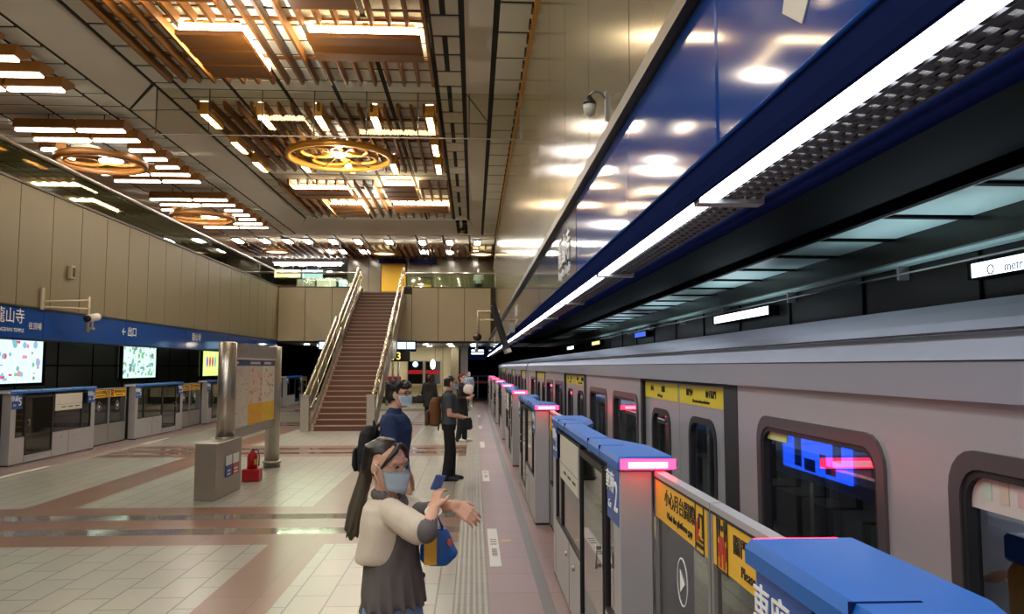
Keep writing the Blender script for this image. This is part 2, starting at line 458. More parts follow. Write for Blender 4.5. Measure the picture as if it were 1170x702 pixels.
# ------------------------------------------------------------------ walls
def wall_x(name, x0, x1, y0, y1, z0, z1, step, face, m, first):
    mb = MB(M['seam']); mb.box(x0, x1, y0, y1, z0, z1)
    y = first
    f = x1 if face > 0 else x0
    while y < y1:
        a, b = max(y, y0), min(y + step, y1)
        if b - a > .05: mb.use(M[m]).box(min(f, f + face * .012), max(f, f + face * .012), a + .012, b - .012, z0 + .005, z1 - .005)
        y += step
    return struct(name, mb)
wall_x('wall_left', -8.95, -8.62, -7, 34.3, 3.05, 5.38, 1.16, 1, 'wall', -7.15)
wall_x('wall_right', .99, 1.3, -7, 46, 3.06, 7.62, 1.7, -1, 'wallgloss', -7.2)
M['wallfar'] = mat('beige_far_panel', 'c4b89c', .42, vary=.06, scale=2, spec=.35)  # wall beige made lighter, standing in for light missing at this end
mb = MB(M['seam']); mb.box(-8.95, -4.95, 34.3, 34.6, 3.0, 5.38); mb.box(-4.95, -3.1, 34.3, 34.6, 3.0, 5.1); mb.box(-3.1, .98, 34.3, 34.6, 3.0, 5.38)
for i in range(8):
    q = -8.6 + 1.17 * i
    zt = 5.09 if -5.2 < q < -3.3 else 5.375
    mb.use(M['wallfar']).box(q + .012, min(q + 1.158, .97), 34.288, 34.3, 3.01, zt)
mb.use(M['wallfar']).box(-8.6 + 1.17 * 3 + .012, -4.96, 34.286, 34.3, 5.09, 5.375) if 0 else None
mb.use(M['wallfar']).box(-8.6 + 8.2, .97, 34.288, 34.3, 3.01, 5.375) if 0 else None
struct('wall_far', mb)
mb = MB(M['trim']); mb.box(-8.64, -8.58, -7, 34.28, 5.38, 5.43); mb.box(-8.62, -5.15, 34.25, 34.62, 5.38, 5.42); mb.box(-3.1, .97, 34.25, 34.62, 5.38, 5.42)
struct('trim_1', mb)
mb = MB(M['trim']); mb.box(.66, .99, -7, 46, 3.03, 3.09); struct('trim_2', mb)
mb = MB(M['gold']); mb.box(.93, .985, -7, 33.4, 7.5, 7.6)
for k in range(70): mb.use(M['trim']).box(.90, .93, -6 + .57 * k, -5.75 + .57 * k, 7.52, 7.6)
struct('trim_3', mb)

# fascias
root = tag(empty('fascia', (.7, 0, 2.42)), 'glossy blue fascia above the right platform gates, white station name on it', 'fascia', 'blue fascias over the platform gates')
yb = [-7, -1.0, 2.14, 5.2, 8.2, 11.2, 14.2, 17.2, 20.2, 23.2, 26.2, 29.2, 33., 37., 46]
for i in range(len(yb) - 1):
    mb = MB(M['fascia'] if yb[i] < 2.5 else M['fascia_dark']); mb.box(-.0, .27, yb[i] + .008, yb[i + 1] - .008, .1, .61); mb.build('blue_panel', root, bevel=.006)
mb = MB(M['navy']); mb.prism([(-.005, -7, .105), (-.005, -7, .03), (.0, -7, .0), (.012, -7, .0), (.012, -7, .095), (.27, -7, .095), (.27, -7, .105)], (0, 53, 0)); mb.build('lower_bevel', root)
mb = MB(M['fascia']); mb.tube([(-.008, -7, .1), (-.008, 46, .1)], .006, 6); mb.build('edge_bead', root)
for y, s in ((5.9, .26), (12.6, .22), (19, .22), (25.5, .22)):
    text('龍山寺', s, (-.004, y, .36), (0, -1, 0), (0, 0, 1), M['inkwhite'], root); text('Longshan Temple', s * .4, (-.004, y, .2), (0, -1, 0), (0, 0, 1), M['inkwhite'], root)
mb = MB(M['notice']); mb.prism([(-.003, 1.46, .31), (-.003, 1.56, .2), (-.003, 1.66, .27), (-.003, 1.62, .36), (-.003, 1.5, .36)], (.003, 0, 0)); mb.build('white_sticker', root)
# light trough under right fascia
root = tag(empty('light_trough', (.7, 0, 2.42)), 'long bright white light trough with grille under the right blue fascia', 'light trough')
for k in range(22):
    y = -3.6 + 2.0 * k
    mb = MB(M['cool']); mb.box(.016, .085, y + .06, y + 1.98, .004, .03); mb.build('diffuser', root)
    mb = MB(M['grey']); mb.box(.014, .225, y - .02, y + .04, -.012, .02); mb.build('cross_bar', root)  # plain bars across the trough, not a mounting
mb = MB(mat('trough_reflector', 'd8d2c4', .5)); mb.box(.016, .225, -4, 44, .07, .08); mb.build('reflector', root)
mb = MB(M['trim'])
y = -.4
while y < 40:
    st = .06 if y < 8 else .16
    mb.prism([(.07, y, .004), (.205, y + .03, .004), (.205, y + .03 + st * .45, .004), (.07, y + st * .45, .004)], (0, 0, .008)); y += st
for x in (.1, .135, .17, .203): mb.box(x - .006, x + .006, -1, 40, .002, .012)
mb.build('grille', root)
mb = MB(M['navy']); mb.tube([(.262, -4, .01), (.262, 44, .01)], .034, 10); mb.tube([(.305, -4, .03), (.305, 44, .03)], .01, 6); mb.build('conduit', root)
# tunnel enclosure right
mb = MB(M['black']); mb.box(1.03, 1.06, -7, 60, 2.46, 3.3); struct('wall_hall_rear', mb)
mb = MB(M['black']); mb.box(1.06, 4.9, -7, 60, 3.3, 3.4)
mb.use(M['black']).box(3.6, 3.66, -7, 60, 3.22, 3.3); mb.use(M['grey']).box(3.655, 3.665, -7, 60, 3.215, 3.225)
y = -1.0; k = 0
while y < 44:
    mb.use(M['teal']).box(3.68, 4.56, y + .05, y + 1.25, 3.27, 3.3); mb.use(M['black']).box(3.66, 4.56, y - .06, y + .03, 3.245, 3.3); y += 1.3
mb.use(M['tunnel']).box(4.56, 4.64, -7, 60, 3.02, 3.3)
struct('ceiling_track', mb)
mb = MB(M['tunnel']); mb.box(4.8, 4.95, -7, 60, -1.2, 3.4)
for k in range(30): mb.use(M['black']).box(4.78, 4.8, -4 + 2.2 * k, -3.97 + 2.2 * k, -1.2, 3.3)
struct('wall_track', mb)
root = tag(empty('wall_conduit', (4.7, 0, 3.0)), 'pale cable duct with thin pipe high on the dark wall behind the train', 'cable duct')
mb = MB(M['teal']); mb.box(-.06, .08, -5, 45, -.01, .03); mb.build('duct', root)
mb = MB(M['grey']); mb.tube([(-.02, -5, -.1), (-.02, 45, -.1)], .012, 6); mb.build('pipe', root)
for k in range(10):
    mb = MB(M['grey']); mb.box(-.03, .09, 2.2 + 3 * k, 2.24 + 3 * k, -.16, -.01); mb.build('bracket', root)
def tunnel_sign(y0, y1, m, label, name='lightbox_sign', fr='black'):
    root = tag(empty(name, (4.66, y0, 2.78)), label, 'lit sign', 'lit signs on the wall behind the train')
    L = y1 - y0
    mb = MB(M[fr]); mb.box(-.02, .14, -.03, L + .03, -.08, -.068); mb.box(-.02, .14, -.03, L + .03, .068, .08); mb.box(-.02, .14, -.03, 0, -.08, .08); mb.box(-.02, .14, L, L + .03, -.08, .08); mb.build('frame', root)
    mb = MB(m); mb.box(.0, .12, 0, L, -.067, .067); mb.build('lit_panel', root)
    return root
r = tunnel_sign(3.9, 6.95, M['lbox'], 'white lit sign reading metro on the dark wall behind the train')
text('metro', .12, (-.004, 2.45, -.015), (0, -1, 0), (0, 0, 1), M['navy'], r)
mb = MB(M['navy']); hoop(mb, (0, 0, 0), .035, .012, .002, 20); o = mb.build('emblem', r); o.location = (-.004, 2.78, -.015); o.rotation_euler = (0, PI / 2, 0)
tunnel_sign(11.9, 14.7, M['lbox'], 'blank white lit sign left of the metro sign behind the train')
tunnel_sign(20.6, 22.1, emit('blue_lit_sign', '4d6fe0', 1.2), 'blue lit sign above the middle of the train roof')
tunnel_sign(28.2, 30.2, emit('yellow_lit_sign', 'f0d890', 1.6), 'yellowish lit sign far along above the train roof')
tunnel_sign(35.6, 38.2, M['lbox'], 'farthest small white lit sign above the train roof')

# left fascia and tunnel
root = tag(empty('fascia', (-8.6, 0, 2.42)), 'blue fascia over the left platform gates, station name and arrow on it', 'fascia', 'blue fascias over the platform gates')
yb = [-7, 3, 8, 13.2, 15.85, 19.5, 23.5, 27.5, 31, 34.25]
for i in range(len(yb) - 1):
    mb = MB(M['fascia']); mb.box(-.27, 0, yb[i] + .006, yb[i + 1] - .006, 0, .6); mb.build('blue_panel', root, bevel=.005)
mb = MB(M['trim']); mb.box(-.27, .02, -7, 34.25, .6, .625); mb.build('top_edge', root)
R, U = (0, 1, 0), (0, 0, 1)
mb = MB(M['trim']); mb.box(-.26, -.02, -6.9, 34.2, -.02, .0); mb.build('mounting_rail', root)
text('龍山寺', .31, (.004, 14.72, .4), R, U, M['inkwhite'], root); text('LONGSHAN TEMPLE', .1, (.004, 14.72, .15), R, U, M['inkwhite'], root)
text('往頂埔', .15, (.004, 15.55, .25), R, U, M['inkwhite'], root)
text('← 出口', .26, (.004, 19.7, .32), R, U, M['inkwhite'], root); text('龍山寺', .26, (.004, 24.4, .36), R, U, M['inkwhite'], root)
mb = MB(M['tunnel']); mb.box(-13.0, -12.88, -7, 60, -1.2, 3.4)
for k in range(28): mb.use(M['black']).box(-12.88, -12.865, -4 + 2.2 * k, -3.96 + 2.2 * k, -1.2, 3.3)
mb.use(M['black']).box(-12.88, -12.86, -7, 60, 1.9, 1.94)
struct('wall_left_track', mb)
mb = MB(M['black']); mb.box(-13, -8.88, -7, 60, 3.1, 3.2); struct('ceiling_left_track', mb)
def ad(y0, y1, z0, z1, base, cols, label, n, seed):
    root = tag(empty('advert_lightbox', (-12.84, y0, z0)), label, 'advert', 'lit adverts beyond the left track')
    L, H = y1 - y0, z1 - z0
    mb = MB(M['black']); 
    for a in ((-.08, 0, -.08, H + .08), (L, L + .08, -.08, H + .08)): mb.box(-.02, .1, a[0], a[1], a[2], a[3])
    mb.box(-.02, .1, 0, L, -.08, 0); mb.box(-.02, .1, 0, L, H, H + .08); mb.build('frame', root)
    mb = MB(base); mb.box(0, .05, 0, L, 0, H); mb.build('lit_panel', root)
    rnd = random.Random(seed); mb = MB()
    for i in range(n):
        mb.use(rnd.choice(cols)); a, b = rnd.uniform(.15, L - .2), rnd.uniform(.1, H - .12); r = rnd.uniform(.03, .12)
        if rnd.random() < .5: mb.box(.052, .056, a - r, a + r, b - r * .4, b + r * .4)
        else: mb.lathe((.052, a, b), [(r, 0), (r, .004)], 14, 'x')
    mb.build('artwork', root); return root
AC = [emit('ad_red', 'e05a6a', 1), emit('ad_green', '8fd0a0', 1), emit('ad_teal', '86c6d0', 1), emit('ad_pink', 'f0a0b0', 1), emit('ad_blue', 'a0c4ea', 1), emit('ad_grey', '90a8a0', .8)]
ad(20.6, 23.6, 1.42, 2.75, emit('ad_white_blue', 'd8f6fa', 1.3), AC, 'white lit advert with red and green drawings, leftmost beyond the left track', 46, 3)
r = ad(28.8, 31.8, 1.46, 2.75, emit('ad_white_green', 'd4f0e2', 1.3), [AC[5], AC[1], AC[2]], 'pale green lit advert covered in fine dark speckles, beyond the left track', 70, 5)
r = ad(37.1, 40.1, 1.44, 2.74, emit('ad_yellow_green', 'dcee86', 1.3), [emit('ad_cream', 'f4f4c8', 1.2)], 'yellow-green lit advert with purple and red figures, beside the info stand', 8, 8)
mb = MB()
for i, m in enumerate((emit('ad_purple', 'a070d8', 1), AC[0], AC[0], AC[2])): mb.use(m).prism([(.057, .7 + .38 * i + .13 * math.cos(t * PI / 8), .68 + .26 * math.sin(t * PI / 8)) for t in range(16)], (.004, 0, 0))
mb.build('figure_artwork', r)

# left gallery balustrade and upper rooms
def balustrade(name, p0, p1, z0, z1, n, label, parent_rail='brass'):
    d = Vector((p1[0] - p0[0], p1[1] - p0[1], 0)); L = d.length
    root = tag(empty(name, (p0[0], p0[1], z0), math.atan2(d.y, d.x)), label, 'balustrade', 'glass balustrades of the upper level')
    for i in range(n):
        mb = MB(M['railglass']); mb.box(L * i / n + .015, L * (i + 1) / n - .015, -.008, .008, 0, z1 - z0 - .05); mb.build('glass_pane', root)
    mb = MB(M['steel']); mb.tube([(0, 0, z1 - z0), (L, 0, z1 - z0)], .045, 10); mb.build('handrail', root)
    return root
balustrade('balustrade', (-8.8, 4), (-8.8, 34.3), 5.43, 6.15, 18, 'long glass balustrade with steel rail along the left gallery')
balustrade('balustrade', (-8.75, 34.45), (-5.2, 34.45), 5.42, 6.05, 3, 'short glass balustrade left of the top of the stairs')
balustrade('balustrade', (-3.05, 34.45), (.95, 34.45), 5.42, 6.05, 3, 'glass balustrade right of the top of the stairs')
mb = MB(M['step']); mb.box(-14, -8.95, -7, 34.3, 4.95, 5.1); mb.box(-14, 1, 34.6, 58, 4.95, 5.12); struct('floor_upper', mb)
mb = MB(M['wall']); mb.box(-14.1, -14, -7, 58, 5.1, 7.7)
for k in range(20): mb.use(M['seam']).box(-14, -13.99, 2 * k, 2 * k + .03, 5.1, 7.6)
struct('wall_gallery', mb)
mb = MB(M['seam']); mb.box(-6.55, .98, 40, 40.2, 5.12, 7.62)
for i in range(7): mb.use(M['wallgloss']).box(-6.5 + 1.07 * i, -6.5 + 1.07 * i + 1.04, 39.985, 40, 5.14, 7.6)
struct('wall_upper_far', mb)
mb = MB(M['wall']); mb.box(-14, -6.55, 57, 57.2, 5.1, 7.7); struct('wall_upper_rear', mb)
# upper level furniture
root = tag(empty('yellow_billboard', (-4.15, 39.9, 5.5)), 'yellow advert panel with dark blue foot at the top of the stairs', 'advert panel')
mb = MB(mat('yellow_advert', 'e8b800', .4, vary=.08, scale=2)); mb.box(-.62, .62, 0, .06, .25, 1.75); mb.build('yellow_board', root)
mb = MB(M['blueplate']); mb.box(-.62, .62, 0, .062, .02, .245); mb.build('blue_foot', root)
mb = MB(M['trim']); mb.box(-.68, -.62, -.01, .08, 0, 1.8); mb.box(.62, .68, -.01, .08, 0, 1.8); mb.box(-.68, .68, -.01, .08, 1.75, 1.8); mb.box(-.68, .68, -.01, .08, -.02, .02); mb.build('frame', root)
for x, w, s in ((-4.15, .68, 'above the yellow advert panel'), (-2.6, .7, 'right of the yellow advert panel')):
    root = tag(empty('overhead_sign', (x, 39.3, 7.15)), 'dark blue overhead sign hanging %s' % s, 'sign', 'dark signs on the upper level')
    mb = MB(M['navy']); mb.box(-w, w, -.06, .06, 0, .22); mb.build('sign_box', root)
    mb = MB(M['grey']); mb.tube([(-.4, 0, .22), (-.4, 0, .45)], .015, 6); mb.tube([(.4, 0, .22), (.4, 0, .45)], .015, 6); mb.build('hanger', root)
root = tag(empty('doorway_panel', (-2.55, 39.88, 5.12)), 'small framed yellow poster low on the upper wall right of the stairs', 'poster')
mb = MB(M['yellow']); mb.box(-.1, .35, 0, .05, .45, 1.0); mb.build('poster', root)
mb = MB(M['trim']); mb.box(-.3, -.26, -.02, .08, 0, 1.35); mb.box(.38, .42, -.02, .08, 0, 1.35); mb.box(-.3, .42, -.02, .08, 1.35, 1.39); mb.build('frame', root)
# upper lamps
k = 0
for y, xl in ((34.9, (-10.6, -9.4, -8.4, -7.5, -6.35, -5.25, -3.85, -2.35, -1.1, .15)), (37.9, (-9.9, -7.1, -6.4, -5.3, -2.4, -1.15, .12)), (43, (-10.6, -9.6, -8.6)), (46.5, (-11.5, -9.4, -8.6))):
    row = {34.9: 'front', 37.9: 'second', 43: 'third', 46.5: 'rearmost'}[y]
    for i, x in enumerate(xl):
        root = tag(empty('ceiling_lamp', (x, y, CZ)), 'bright white ceiling lamp over the upper concourse, %s row, %s from the left' % (row, ('first', 'second', 'third', 'fourth', 'fifth', 'sixth', 'seventh', 'eighth', 'ninth', 'tenth')[i]), 'ceiling lamp', 'lamps over the upper concourse')
        mb = MB(M['lampm']); mb.box(-.13, .13, -.45, .45, -.1, -.06); mb.build('diffuser', root)
        mb = MB(M['trim']); mb.box(-.17, .17, -.5, .5, -.06, -.005); mb.build('housing', root)
for x, y, s in ((-9.3, 36.6, 'left of the stairs'), (-4.3, 36.9, 'above the stairs'), (.35, 36.9, 'at the right wall')):
    root = tag(empty('ring_lamp', (x, y, 7.3)), 'brown ring lamp with warm lens over the upper level, %s' % s, 'ring lamp', 'ring lamps over the upper level')
    mb = MB(M['wood']); hoop(mb, (0, 0, 0), .55, .1, .05, 28); mb.build('wooden_ring', root)
    mb = MB(emit('ring_lens', 'ffe6b0', 3)); mb.ball((0, 0, 0), .5, .5, .04); mb.build('lens', root)
    mb = MB(M['trim']); mb.tube([(0, 0, .03), (0, 0, .29)], .012, 6); mb.build('hanging_rod', root)
mb = MB(mat('upper_slat_wood', '4c3018', .5, vary=.2))
for k in range(38):
    x = -11 + .32 * k
    mb.box(x, x + .06, 35.6, 39.9, 7.42, 7.58)
o = mb.build('slat_ceiling_grille'); tag(o, 'row of brown ceiling slats over the upper level behind the stairs', 'ceiling grille', 'wooden slat ceiling bays')
root = tag(empty('strip_light', (-9.0, 41.5, 7.3)), 'long bright white strip light deep in the upper concourse', 'strip light')
mb = MB(M['lamp']); mb.box(-1.6, 1.9, -.25, .0, 0, .12); mb.build('diffuser', root)
mb = MB(M['white']); mb.box(-1.7, 2.0, -.3, .3, .12, .29); mb.build('housing', root)
for x, m, s, w in ((-8.85, 'lboxb', 'white lit hanging sign deep in the upper concourse', .55), (-10.2, 'cream', 'tan hanging sign left of the white lit one upstairs', .7)):
    root = tag(empty('hanging_sign', (x, 42.5, 6.75)), s, 'sign', 'hanging signs upstairs')
    mb = MB(M[m]); mb.box(-w, w, -.06, .06, 0, .42); mb.build('sign_face', root)
    mb = MB(M['grey']); mb.tube([(-.3, 0, .42), (-.3, 0, .83)], .02, 6); mb.tube([(.3, 0, .42), (.3, 0, .83)], .02, 6); mb.build('hanger', root)
for x, w, h, m, s, nm in ((-9.6, .5, 1.25, 'grey', 'grey notice board upstairs behind the left balustrade', 'notice_board'), (-8.45, .55, 1.3, 'notice', 'white map board upstairs behind the left balustrade', 'map_board'), (-7.0, .75, 1.25, 'lboxb', 'pale blue lit ticket window upstairs left of the stairs', 'ticket_window')):
    root = tag(empty(nm, (x, 44.5, 5.12)), s, 'board')
    mb = MB(M[m]); mb.box(-w, w, -.03, .03, .5, .5 + h); mb.build('board_face', root)
    mb = MB(M['trim']); mb.box(-w - .04, -w, -.05, .05, 0, .54 + h); mb.box(w, w + .04, -.05, .05, 0, .54 + h); mb.box(-w, w, -.05, .05, .5 + h, .54 + h); mb.build('frame', root)
root = tag(empty('counter', (-7.0, 43.2, 5.12)), 'beige service counter below the lit window upstairs', 'counter')
mb = MB(M['wall']); mb.box(-1.0, .6, -.3, .3, 0, .9); mb.build('body', root); mb = MB(M['trim']); mb.box(-1.05, .65, -.35, .35, .9, .95); mb.build('worktop', root)

# ------------------------------------------------------------------ under the upper level
mb = MB(M['trim']); mb.box(-8.9, .64, 34.6, 48, 2.95, 3.05)
for i in range(-2, 7):
    for j in range(4): mb.use(M['grey']).box(-6.2 + .95 * i, min(-6.2 + .95 * i + .9, .62), 34.8 + 1.2 * j, 35.9 + 1.2 * j, 2.93, 2.95)
struct('ceiling_under_deck', mb)
mb = MB(mat('cream_wall', 'd0c39a', .4, vary=.05)); mb.box(-5.2, -1.15, 40.2, 40.5, .35, 2.95); mb.use(M['trim']).box(-5.2, -1.15, 40.17, 40.5, 0, .35)
for x in (-4.2, -3.4, -2.0, -1.6): mb.use(M['seam']).box(x, x + .02, 40.19, 40.2, .35, 2.95)
struct('wall_service', mb)
mb = MB(M['wall']); mb.box(-1.15, -.75, 39.2, 39.9, 0, 2.95); mb.use(M['grey']).box(-.7, -.3, 41, 41.4, 0, 2.95); struct('wall_pier', mb)
mb = MB(M['black']); mb.box(-13, 5, 47.6, 48, 0, 3.1); struct('wall_end', mb)
for i, (x, m, s) in enumerate(((-3.0, 'cool', 'service window with blue-white lamp on the cream wall'), (-2.1, 'cool', 'service window with white lamp on the cream wall'))):
    root = tag(empty('service_window', (x, 40.14, .95)), s, 'service window', 'service windows under the upper level')
    mb = MB(M['darkglass']); mb.box(-.38, .38, 0, .02, .05, 1.2); mb.build('glass', root)
    mb = MB(M['steel']); mb.box(-.43, -.38, -.04, .03, 0, 1.25); mb.box(.38, .43, -.04, .03, 0, 1.25); mb.box(-.43, .43, -.04, .03, 1.2, 1.25); mb.build('frame', root)
    mb = MB(M['cream']); mb.box(-.45, .45, -.25, .03, -.05, .0); mb.build('ledge', root)
    mb = MB(emit('window_lamp', ('9cc8ff', 'f2f2ff')[i], 5)); mb.ball((0, -.05, 1.05), .13, .04, (.14, .25)[i]); mb.build('lamp', root)
    mb = MB(M['redpaint']); mb.box(-.36, .36, -.012, -.002, .55, .75); mb.build('red_band', root)
k = 0
for y in (35.6, 38.6):
    for i, x in enumerate((-7.6, -6.0, -4.4, -3.3, -2.2, -1.1, .0)):
        root = tag(empty('ceiling_downlight', (x, y, 2.95)), 'round bright downlight under the upper level, %s row, %s from the left' % ('front' if y < 37 else 'back', ('first', 'second', 'third', 'fourth', 'fifth', 'sixth', 'seventh')[i]), 'ceiling lamp', 'downlights under the upper level')
        mb = MB(M['down']); mb.lathe((0, 0, -.05), [(.12, 0), (.12, .02)], 14); mb.build('lens', root)
        mb = MB(M['steel']); mb.lathe((0, 0, -.04), [(.15, 0), (.16, .02), (.16, .04)], 14); mb.build('trim_ring', root)
# steel poles and red rope screen
root = tag(empty('pole_screen', (-4.3, 38.2, 0)), 'row of shiny steel poles with a red band behind the stairs', 'pole screen')
for k in range(5):
    mb = MB(M['steel']); mb.tube([(-.5 + .28 * k, 0, 0), (-.5 + .28 * k, 0, 2.93)], .05, 10); mb.build('pole', root)
mb = MB(M['redpaint']); mb.box(-.6, .75, .05, .09, 1.0, 1.4); mb.build('red_band', root)
# signs
root = tag(empty('exit_sign', (-3.75, 33.0, 2.1)), 'dark hanging sign with yellow exit numbers right of the stairs', 'exit sign')
mb = MB(M['trim']); mb.box(-.35, 1.05, -.08, .08, 0, .48); mb.build('sign_box', root)
text('2', .32, (-.12, -.085, .3), (1, 0, 0), (0, 0, 1), M['ledy'], root); text('3', .44, (.58, -.085, .22), (1, 0, 0), (0, 0, 1), M['led'], root)
text('出', .2, (.3, -.085, .33), (1, 0, 0), (0, 0, 1), M['led'], root); text('口', .2, (.3, -.085, .13), (1, 0, 0), (0, 0, 1), M['led'], root); text('出口', .16, (-.12, -.085, .1), (1, 0, 0), (0, 0, 1), M['ledy'], root)
mb = MB(M['grey']); mb.tube([(-.2, 0, .48), (-.2, 0, .92)], .02, 6); mb.tube([(.9, 0, .48), (.9, 0, .92)], .02, 6); mb.build('hanger', root)
for x0, x1, z0, y, m, s in ((-3.35, -2.58, 2.66, 34.2, 'lboxb', 'pale blue lit sign box right of the stair flank'), (-3.95, -3.6, 2.66, 34.2, 'lboxb', 'pale blue lit sign box half behind the stair rail'), (-6.75, -5.6, 2.66, 34.2, 'lboxb', 'pale blue lit sign box left of the stairs'), (-.1, .5, 2.52, 38.5, 'lbox', 'dark hanging sign with two white lit bars at the platform end')):
    root = tag(empty('lightbox_sign', (x0, y, z0)), s, 'lit sign', 'lit signs below the upper level')
    w = x1 - x0
    if m == 'lbox':
        mb = MB(M['navy']); mb.box(-.15, w + .1, 0, .1, -.3, .35); mb.build('sign_box', root)
        mb = MB(M['lbox']); mb.box(0, w, -.01, 0, .12, .2); mb.box(0, w, -.01, 0, -.02, .06); mb.build('lit_bar', root)
        mb = MB(M['grey']); mb.tube([(.1, .05, .35), (.1, .05, .42)], .02, 6); mb.build('hanger', root)
    else:
        mb = MB(M[m]); mb.box(0, w, -.06, -.02, 0, .3); mb.build('lit_panel', root)
        mb = MB(M['navy']); mb.box(-.05, w + .05, -.02, .06, -.12, .36); mb.build('backing', root)
# door frame at platform end
root = tag(empty('end_barrier', (.0, 45.5, 0)), 'dark end barrier with blue rail and red band at the platform end', 'barrier')
mb = MB(M['blueplate']); mb.box(-.6, 1.1, -.03, .03, 1.28, 1.36); mb.build('blue_rail', root)
mb = MB(M['redpaint']); mb.box(-.5, .9, -.02, .02, .9, 1.05); mb.build('red_band', root)
mb = MB(M['grey'])
for x in (-.6, .25, 1.1): mb.box(x - .03, x + .03, -.03, .03, 0, 1.36)
mb.build('post', root)

# ------------------------------------------------------------------ staircase
root = tag(empty('staircase', (-3.86, 23.0, 0)), 'brown stone staircase with steel handrails climbing to the upper level', 'staircase')
def flight(y0, z0, n, x0, x1, last, rise=.16, run=.3):
    mb = MB(M['step'])
    pts = [(x0, y0, z0)]
    for k in range(n):
        pts.append((x0, y0 + run * k, z0 + rise * (k + 1)))
        pts.append((x0, y0 + run * (k + 1), z0 + rise * (k + 1)))
    poly_ = pts + [(x0, y0 + run * n, z0 + rise * n - .35), (x0, y0 + .55, z0 - (.3 if z0 > 1 else 0))]
    mb.prism(poly_, (x1 - x0, 0, 0))
    mb.use(M['nosing'])
    for k in range(n): mb.box(x0 + .02, x1 - .02, y0 + run * k - .012, y0 + run * k + .05, z0 + rise * (k + 1) - .022, z0 + rise * (k + 1) + .004)
    return mb
RI = .16; RU = .3
y1 = 16 * RU
flight(0, 0, 16, -.84, .86, 0).build('lower_flight', root)
mb = MB(M['step']); mb.box(-1.1, .9, y1, y1 + 1.35, 16 * RI - .3, 16 * RI); mb.build('landing', root)
y2 = y1 + 1.35
flight(y2, 2.56, 16, -1.05, .72, 1).build('upper_flight', root)
mb = MB(M['steelb'])
def flank(x, y0, z0, n, up=.55, dn=.3):
    e = n * RU
    mb.prism([(x, y0, z0 - .02 if z0 < 1 else z0 - .35), (x, y0, z0 + up), (x, y0 + e, z0 + n * RI + up), (x, y0 + e, z0 + n * RI - .38), (x, y0 + .55, z0 - (.35 if z0 > 1 else .0))], (.07, 0, 0))
flank(-.93, 0, 0, 16, .3); flank(.87, 0, 0, 16, .3); flank(-1.13, y2, 2.56, 16, .3); flank(.73, y2, 2.56, 16, .3)
mb.box(-1.2, -1.13, y1 + .02, y2, 2.2, 2.95); mb.box(.9, .96, y1 + .02, y2, 2.2, 2.95)
mb.build('side_panel', root)
for x in (-1.0, .9):
    mb = MB(M['steelb']); mb.box(x - .14, x + .1, -.28, -.01, 0, 1.02); mb.box(x - .16, x + .12, -.3, .0, 1.02, 1.06); mb.build('newel_post', root, bevel=.004)
def rail(x, y0, z0, n, h, r=.035, nm='handrail'):
    mb = MB(M['brass']); e = n * RU
    mb.tube([(x, y0 - .2, z0 + h - .02), (x, y0 + .05, z0 + h + .05), (x, y0 + e, z0 + n * RI + h), (x, y0 + e + .25, z0 + n * RI + h)], r, 10); mb.build(nm, root)
rail(-1.05, 0, 0, 16, 1.1); rail(-.95, .0, 0, 16, 1.0, .03); rail(-.87, .0, 0, 16, .72, .025, 'lower_handrail'); rail(.93, 0, 0, 16, 1.1, .05)
rail(-1.2, y2, 2.56, 16, 1.1, .04); rail(-1.09, y2, 2.56, 16, .95, .03); rail(-1.02, y2, 2.56, 16, .7, .025, 'lower_handrail'); rail(.76, y2, 2.56, 16, 1.1, .045)
mb = MB(M['steelb'])
def infill(x, y0, z0, n, z_lo, z_hi, t=.012):
    e = n * RU; mb.prism([(x, y0, z0 + z_lo), (x, y0, z0 + z_hi), (x, y0 + e, z0 + n * RI + z_hi), (x, y0 + e, z0 + n * RI + z_lo)], (t, 0, 0))
infill(-1.06, 0, 0, 16, .2, 1.05); infill(-1.2, y2, 2.56, 16, .2, 1.0)
mb.build('rail_infill', root)
for n0, z0, n, xx in ((0, 0, 16, (-.95, .93)), (y2, 2.56, 16, (-1.09, .76))):
    for k in range(0, n + 1, 4):
        for x in xx: mb = MB(M['brass']); mb.tube([(x, n0 + k * RU + .02, z0 + k * RI + .2), (x, n0 + k * RU + .02, z0 + k * RI + 1.0)], .018, 6); mb.build('baluster', root)
mb = MB(M['nosing'])
for k in range(16): mb.box(-.86, -.80, .3 * k - .02, .3 * k + .3, .16 * k, .16 * k + .2)
mb.build('stepped_skirting', root)

